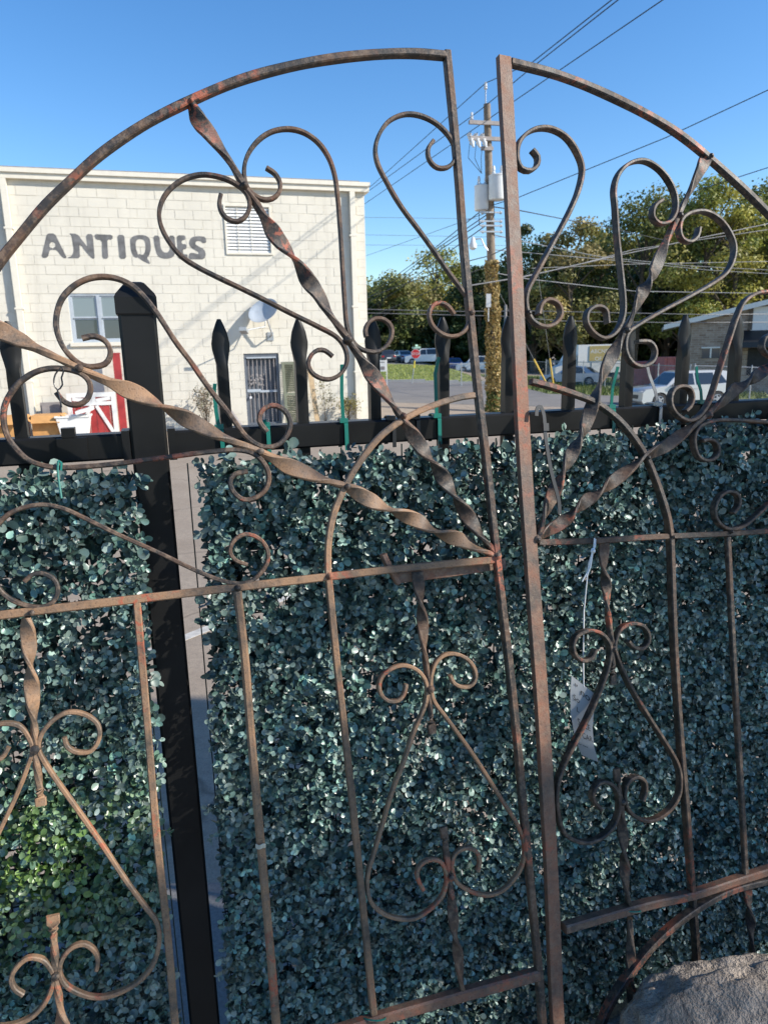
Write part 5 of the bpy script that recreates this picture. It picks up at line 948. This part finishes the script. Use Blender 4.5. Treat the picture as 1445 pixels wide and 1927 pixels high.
SR = [
 [(1244, 377), (1229, 389), (1226, 408), (1237, 421), (1256, 419), (1268, 402), (1269, 371), (1256, 340), (1235, 316), (1209, 303), (1183, 308), (1163, 327), (1154, 355), (1156, 392), (1160, 450), (1169, 534), (1172, 584), (1166, 610), (1152, 630), (1134, 637), (1115, 627), (1102, 606), (1104, 588), (1119, 577), (1137, 583), (1142, 609)],
 [(1313, 429), (1309, 446), (1297, 456), (1282, 451), (1276, 434), (1280, 414), (1295, 402), (1321, 398), (1346, 409), (1367, 432), (1379, 461), (1377, 489), (1364, 514), (1341, 532), (1296, 558), (1245, 585), (1200, 611), (1180, 626), (1174, 645), (1177, 667), (1190, 685), (1208, 690), (1226, 680), (1231, 660), (1220, 644), (1197, 643)],
 [(1000, 283), (1010, 296), (1009, 312), (997, 322), (980, 318), (972, 302), (973, 275), (985, 256), (1008, 243), (1035, 243), (1063, 258), (1084, 287), (1094, 318), (1088, 355), (1071, 397), (1042, 452), (1012, 508), (990, 552), (990, 584), (1004, 607), (1024, 615), (1043, 609), (1054, 592), (1049, 573), (1030, 564), (1017, 573), (1012, 592)],
 [(1450, 628), (1436, 637), (1432, 655), (1445, 670), (1475, 672), (1502, 650), (1512, 610), (1500, 570), (1472, 551), (1445, 549), (1420, 553), (1398, 568), (1384, 597), (1369, 642), (1348, 708), (1330, 760), (1312, 784), (1296, 792), (1278, 786), (1264, 771), (1259, 751), (1266, 733), (1280, 727), (1295, 731), (1301, 748), (1296, 765), (1287, 774)],
 [(1560, 800), (1445, 795), (1385, 791), (1348, 791), (1330, 795), (1312, 804), (1304, 820), (1304, 840), (1312, 860), (1329, 867), (1344, 860), (1349, 846), (1343, 832), (1330, 827), (1319, 830)],
 [(1376, 966), (1386, 953), (1388, 939), (1381, 928), (1366, 925), (1352, 934), (1344, 948), (1342, 966), (1349, 983), (1363, 994), (1379, 995), (1397, 989), (1416, 974), (1445, 947), (1540, 870), (1580, 850)],
 [(1179, 1206), (1192, 1219), (1206, 1220), (1217, 1208), (1217, 1192), (1206, 1177), (1187, 1173), (1168, 1181), (1158, 1197), (1154, 1218), (1164, 1249), (1187, 1297), (1212, 1339), (1250, 1398), (1271, 1435), (1277, 1460), (1275, 1494), (1261, 1519), (1241, 1536), (1217, 1544), (1195, 1537), (1180, 1523), (1174, 1508), (1173, 1491), (1180, 1470), (1197, 1461), (1210, 1469), (1212, 1488), (1207, 1506)],
 [(1119, 1221), (1111, 1237), (1094, 1243), (1081, 1233), (1076, 1216), (1082, 1198), (1101, 1187), (1121, 1188), (1136, 1198), (1146, 1218), (1143, 1250), (1123, 1308), (1098, 1362), (1071, 1414), (1053, 1455), (1046, 1486), (1046, 1516), (1051, 1545), (1062, 1569), (1081, 1581), (1106, 1584), (1131, 1574), (1151, 1554), (1161, 1532), (1163, 1511), (1160, 1491), (1148, 1475), (1129, 1471), (1116, 1484), (1113, 1501), (1129, 1523)],
]
for i, p in enumerate(SR): scroll(right, RL, p, mat='iron', w_=.0068, dp=.0185)
mb = MB()
for (x, y, r) in ((1275, 407, .010), (1176, 622, .011), (1330, 782, .012), (1008, 1014, .012), (1120, 758, .009), (1214, 861, .009), (1151, 1220, .010), (1167, 1508, .010), (991, 590, .008), (1332, 296, .009), (1262, 1010, .009), (1370, 1000, .008)):
    mb = MB(); c0 = RL.p(x, y, 0); mb.lathe(c0, RL.n, [(.002, -.011), (r * .4, -.009), (r * .62, -.004), (r * .58, .004), (r * .4, .010), (.002, .011)], 7); obj('weld_bead', mb, M['iron'], right, smooth=True)
# ------------------------------------------------------------------ ties, clip, string tag
def ribbon(mb, P, nrm, w_, th):
    P = [V(p) for p in P]; N = len(P); b0 = len(mb.v)
    for i in range(N):
        t = (P[min(i + 1, N - 1)] - P[max(i - 1, 0)]).normalized(); nn = nrm[i] if isinstance(nrm, list) else nrm; nn = (nn - t * nn.dot(t)).normalized(); u = t.cross(nn)
        for a, b in ((1, 1), (1, -1), (-1, -1), (-1, 1)): mb.v.append(tuple(P[i] + u * w_ / 2 * a + nn * th / 2 * b))
    for i in range(N - 1):
        for j in range(4): mb.f.append((b0 + 4 * i + j, b0 + 4 * i + (j + 1) % 4, b0 + 4 * i + 4 + (j + 1) % 4, b0 + 4 * i + 4 + j))
    mb.f.append((b0 + 3, b0 + 2, b0 + 1, b0)); mb.f.append(tuple(b0 + 4 * (N - 1) + j for j in range(4)))
def ziptie(label, x, ytop, tail, mat, hz=.045, lean=0.0):
    s0, _ = fsz(x, ytop, .022); t = thing('cable_tie', label, 'cable tie', fp(s0, ZR, .02), 'cable ties on the fence rail')
    mb = MB(); nr = []; P = []
    for d, z, n_ in ((-.022, ZR - hz, -FN), (-.022, ZR + .001, -FN), (-.014, ZR + .0035, UP), (.014, ZR + .0035, UP), (.0225, ZR - .004, FN), (.0235, ZR - hz, FN)): P.append(fp(s0 + .0035, z, d)); nr.append(n_)
    ribbon(mb, P, nr, .0062, .0016); obj('band', mb, mat, t); mb = MB(); fbox(mb, s0 - .006, s0 + .007, ZR - .001, ZR + .006, .013, .022); obj('tie_head', mb, mat, t)
    pts = [fp(s0, ZR + .004, .018)] + [fp(fsz(a, b, .022)[0], fsz(a, b, .022)[1], .022 + .004 * i) for i, (a, b) in enumerate(tail)]
    mb = MB(); ribbon(mb, pts, FN, .0055, .0016); obj('tail', mb, mat, t)
ziptie('green cable tie on the rail just right of the black post', 412, 800, [(407, 775), (403, 735), (404, 722)], M['greenplastic'])
ziptie('green cable tie with a long straight tail below the left scroll curl', 647, 790, [(643, 740), (642, 700), (641, 686)], M['greenplastic'])
ziptie('green cable tie with a kinked tail beside the middle picket', 823, 783, [(820, 740), (817, 703), (822, 672)], M['greenplastic'])
ziptie('green cable tie beside the twisted bar of the right leaf', 1152, 764, [(1152, 730), (1153, 715), (1157, 690)], M['greenplastic'])
ziptie('green cable tie tail leaning left beside the right scroll', 1322, 757, [(1318, 735), (1308, 712), (1304, 690)], M['greenplastic'])
ziptie('grey cable tie tail leaning left above the silver grey crossover', 1240, 760, [(1232, 735), (1218, 705), (1212, 690)], M['rail_grey'])
ziptie('black cable tie on the rail left of the inner arch', 737, 790, [(730, 786), (727, 790)], M['blackplastic'])
ziptie('black cable tie on the rail right of the inner arch crossing', 783, 788, [(784, 782), (786, 780)], M['blackplastic'])
ziptie('green cable tie half hidden behind the left scroll curl', 500, 803, [(500, 798), (497, 790)], M['greenplastic'], .06)
t = thing('cable_tie', 'long black cable tie looped beside the thick gate stile', 'cable tie', RL.p(1010, 900, .02), 'cable ties on the fence rail'); mb = MB()
ribbon(mb, [RL.p(x, y, .016) for x, y in smooth_path([(998, 785), (1000, 770), (1006, 768), (1012, 785), (1014, 815), (1018, 845), (1026, 890), (1040, 945), (1041, 968)], 8)], -RL.n, .0062, .0016); obj('tail', mb, M['blackplastic'], t)
mb = MB(); ribbon(mb, [RL.p(1009, 806, .0175), RL.p(1019, 806, .0175)], -RL.n, .012, .004); obj('tie_head', mb, M['blackplastic'], t)
mb = MB(); mb.tube([LL.p(x, y, .004) for x, y in smooth_path([(117, 692), (106, 705), (103, 722), (110, 735), (119, 725), (117, 712), (121, 700), (117, 692)], 5)], .0011, 6); mb.tube([LL.p(x, y, .006) for x, y in ((110, 735), (114, 750), (118, 768))], .0011, 5); o = obj('twist_wire', mb, M['blackplastic'], org=LL.p(112, 700)); tag(o, 'loop of black twist wire hanging on the left scroll', 'wire')
mb = MB(); mb.tube([LL.p(x, y, .008) for x, y in smooth_path([(112, 868), (111, 885), (113, 905), (116, 925), (118, 938)], 5)], .0016, 6); mb.tube([LL.p(x, y, .008) for x, y in ((112, 868), (118, 872), (117, 886))], .0016, 5); o = obj('wire_hook', mb, M['greenplastic'], org=LL.p(112, 880)); tag(o, 'green wire hook hanging over the lower left scroll', 'hook')
mb = MB()
for i in range(3): mb.tube([LL.p(480 + 18 * f, 1584 + i * 2.6 + 1.5 * math.sin(f * 6.28), .0085 + .003 * math.sin(math.pi * f)) for f in [k / 8 for k in range(9)]], .0012, 5)
o = obj('twine_wrap', mb, simple('pale_twine', (.5, .44, .32), .9), org=LL.p(489, 1585)); tag(o, 'pale twine wrapped round one slim gate bar', 'twine')
mb = MB(); c0 = RL.p(1184, 1713, .0); mb.tube([c0 + RX * (.016 * math.cos(a)) + (-RL.n * .9 - DN * .3) * (.016 * math.sin(a)) for a in [6.283 * k / 16 for k in range(17)]], .0012, 5); o = obj('wire_ring', mb, M['greenplastic'], org=c0); tag(o, 'thin green wire ring round the foot of the right spade bar', 'wire')
mb = MB(); c0 = LL.p(703, 1914, .0); mb.tube([c0 + RX * (.017 * math.cos(a)) + (-LL.n * .9 - DN * .3) * (.017 * math.sin(a)) for a in [6.283 * k / 16 for k in range(17)]], .0012, 5); o = obj('wire_ring', mb, M['greenplastic'], org=c0); tag(o, 'thin green wire ring round the left bottom gate bar', 'wire')
TAGP = Leaf(RL.A * .985, RL.a, RL.b); tg = thing('price_tag', 'white handwritten paper tag hanging by a string from the right gate leaf', 'tag', TAGP.p(1107, 1300))
mb = MB(); off = -.014
mb.tube([RL.p(x, y, o_) for x, y, o_ in ((1112, 1012, .008), (1110, 1030, .009), (1107, 1060, 0), (1107, 1150, -.012), (1107, 1240, off), (1108, 1296, off))], .0011, 6)
mb.tube([RL.p(x, y, o_) for x, y, o_ in ((1114, 1014, .008), (1112, 1028, .01), (1106, 1040, .01), (1101, 1075, .006), (1092, 1094, .004))], .0012, 5); mb.tube([RL.p(x, y, o_) for x, y, o_ in ((1108, 1035, .01), (1104, 1066, .009), (1099, 1085, .006))], .0012, 5); mb.lathe(RL.p(1108, 1036, .010), RL.n, [(.002, -.004), (.005, 0), (.002, .004)], 8); obj('string', mb, simple('white_string', (.72, .71, .68), .85), tg)
LE = [(1089, 1276), (1087, 1310), (1089, 1350), (1100, 1400), (1116, 1432)]; RE = [(1126, 1309), (1123, 1340), (1122, 1372), (1127, 1410), (1139, 1441)]
def tagpt(u, v, o_=0.0):
    vv = [0, .25, .5, .75, 1]; L_ = (np.interp(v, vv, [p[0] for p in LE]), np.interp(v, vv, [p[1] for p in LE])); R_ = (np.interp(v, vv, [p[0] for p in RE]), np.interp(v, vv, [p[1] for p in RE])); x, y = L_[0] + (R_[0] - L_[0]) * u, L_[1] + (R_[1] - L_[1]) * u
    return RL.p(x, y, off + .012 * (u - .5) - .01 * v * v + o_)
mb = MB(); nu, nv = 4, 12
for o_ in (.0002, -.0002):
    for j in range(nv + 1):
        for i in range(nu + 1): mb.v.append(tuple(tagpt(i / nu, j / nv, o_)))
for j in range(nv):
    for i in range(nu): a = j * (nu + 1) + i; mb.f.append((a, a + 1, a + nu + 2, a + nu + 1)); b_ = a + (nu + 1) * (nv + 1); mb.f.append((b_, b_ + nu + 1, b_ + nu + 2, b_ + 1))
card = obj('card', mb, simple('tag_paper', (.30, .31, .31), .8, var=.06), tg, smooth=True)  # white card coloured grey to stand in for the shade on it
INK = simple('ink', (.015, .015, .02), .7)
for s, u0, v0, sz in (('" no', .12, .17, .42), ('So', .1, .30, .30), ('L', .25, .42, .26), ('SALE', .28, .57, .30), ('& CAR', .16, .70, .28), ('-- ---', .05, .83, .30)):
    text3(s, sz, lambda x, y, u0=u0, v0=v0: tagpt(min(1, u0 + x * .95), v0 - y * .34 , .0012), 'handwriting', INK, card)
# ------------------------------------------------------------------ boulder in the lower right corner
def rock():
    m, n, b = nodes('sandstone_rock'); co = coords(n); f = noise(n, co, 9, 6, .65, .5); g = noise(n, co, 45, 5, .7); h = noise(n, co, 170, 3, .6); k = noise(n, co, 22, 3, .5, 1.0)
    c_ = ramp(n, f, [(.3, (.27, .215, .165)), (.55, (.40, .33, .26)), (.75, (.48, .41, .34))]); c_ = mixc(n, ramp(n, g, [(.35, (.6, .6, .6)), (.55, (0, 0, 0))]), c_, (.12, .10, .085)); c_ = mixc(n, ramp(n, k, [(.64, (0, 0, 0)), (.68, (.75, .75, .75))]), c_, (.075, .065, .06))
    n.links.new(c_, b.inputs['Base Color']); b.inputs['Roughness'].default_value = .9; bump(n, b, mixc(n, .45, g, h), 1.0, .014); return m
from mathutils import noise as mnoise
rc = at(1500, 2142, .80); bm = bmesh.new(); bmesh.ops.create_icosphere(bm, subdivisions=6, radius=1); rr_ = random.Random(4); PL = [(V((rr_.uniform(-1, 1), rr_.uniform(-1, .4), rr_.uniform(.0, 1))).normalized(), rr_.uniform(.72, .9)) for _ in range(14)]
for v in bm.verts:
    d = v.co.normalized(); k = 1 + .16 * mnoise.noise(d * 1.6 + V((3, 1, 7))) + .07 * mnoise.noise(d * 5) - .06 * abs(mnoise.noise(V((d.x * 6, d.y * 6, d.z * 17)))) + .035 * mnoise.noise(d * 14) + .022 * mnoise.noise(d * 34) + .008 * mnoise.noise(d * 80)
    for pn_, pd_ in PL:
        ex = (d * k).dot(pn_) - pd_
        if ex > 0: d = (d * k - pn_ * ex * .8) / k
    v.co = V((d.x * .36 * k, d.y * .24 * k, d.z * .21 * k + d.x * .07));
    if v.co.z < -.04: v.co.z = -.04 + (v.co.z + .04) * 4.6
me = bpy.data.meshes.new('boulder'); bm.to_mesh(me); bm.free(); me.polygons.foreach_set('use_smooth', [True] * len(me.polygons)); me.materials.append(rock()); o = bpy.data.objects.new('boulder', me); C.objects.link(o); o.location = rc; tag(o, 'rough brown boulder in the lower right corner before the gate', 'boulder')
# ------------------------------------------------------------------ unseen tree added right of the viewer, crown placed to dapple the panels

def dappler():
    rng = np.random.default_rng(5)
    tg_ = [((1350, 800), .08), ((1420, 880), .11), ((1330, 930), .09), ((1440, 1000), .13), ((1260, 870), .05), ((1350, 1080), .10), ((1430, 1150), .13), ((1400, 1290), .13), ((1440, 1420), .14), ((1390, 1540), .11), ((1310, 1640), .09), ((1430, 1660), .12), ((1300, 1830), .08), ((1130, 1700), .05), ((1040, 1880), .09), ((940, 1700), .05), ((860, 1780), .05), ((720, 1660), .05), ((640, 1820), .09), ((520, 1760), .09), ((560, 1890), .11), ((760, 1910), .10), ((420, 1830), .09), ((300, 1780), .09), ((200, 1660), .06), ((110, 1780), .09), ((50, 1870), .11), ((220, 1890), .10), ((400, 1620), .05), ((1040, 1640), .04), ((560, 1190), .04), ((880, 1140), .04), ((470, 950), .025), ((150, 960), .025), ((120, 1330), .025), ((860, 1420), .035), ((1180, 1350), .035), ((1080, 1480), .04), ((1120, 900), .025)]
    t = thing('tree', 'unseen leafy tree added right of the viewer, crown shaped to dapple the panels', 'tree', (6.2, -.9, 0)); mb = MB(); P, T = [], []; hub = V((6.0, -.75, 2.6)); mb.tube([V((6.2, -.9, 0)), V((6.12, -.85, 1.2)), hub], [.13, .10, .07], 8)
    for (x, y), r in tg_:
        s_, z = fsz(x, y, .05); c = fp(s_, z, .05) + SDIR * rng.uniform(5.2, 6.4)
        if any(((c - q) - SDIR * (c - q).dot(SDIR)).length < r * 1.25 + .03 for q in (V((.44, .9, 1.11)), V((.53, .9, 1.15)), V((.53, .82, 1.12)))): continue
        if rng.random() < .6: mb.tube([hub, hub.lerp(c, .5) + V((0, 0, .15)), c], [.03, .015, .004], 5)
        n = int(900 * (r / .12) ** 2); d = unit(rng.normal(size=(n, 3))); P.append(np.array(c) + d * (r * rng.uniform(.1, 1.25, n))[:, None])
    for (x, y), r in (((378, 1420), .3), ((390, 1500), .35), ((398, 1590), .35), ((405, 1700), .3), ((372, 1350), .2)):  # more leaf clusters added to shade the ground behind the fence gap
        r_ = ray(x, y); c = CAM + r_ * (-CAM.z / r_.z) + SDIR * rng.uniform(9.6, 10.4); mb.tube([hub, hub.lerp(c, .5) + V((0, 0, .3)), c], [.04, .025, .006], 5); d = unit(rng.normal(size=(5000, 3))); P.append(np.array(c) + d * (r * rng.uniform(.1, 1.2, 5000))[:, None])
    P = np.concatenate(P); quads_mesh('crown', P, rng.normal(size=P.shape) + np.array([0, 0, .4]), rng.uniform(.018, .035, len(P)), np.array(OLIVE)[rng.integers(0, 3, len(P))], M['treeleaf'], t, (6.2, -.9, 0)); obj('trunk', mb, M['bark'], t)
dappler()
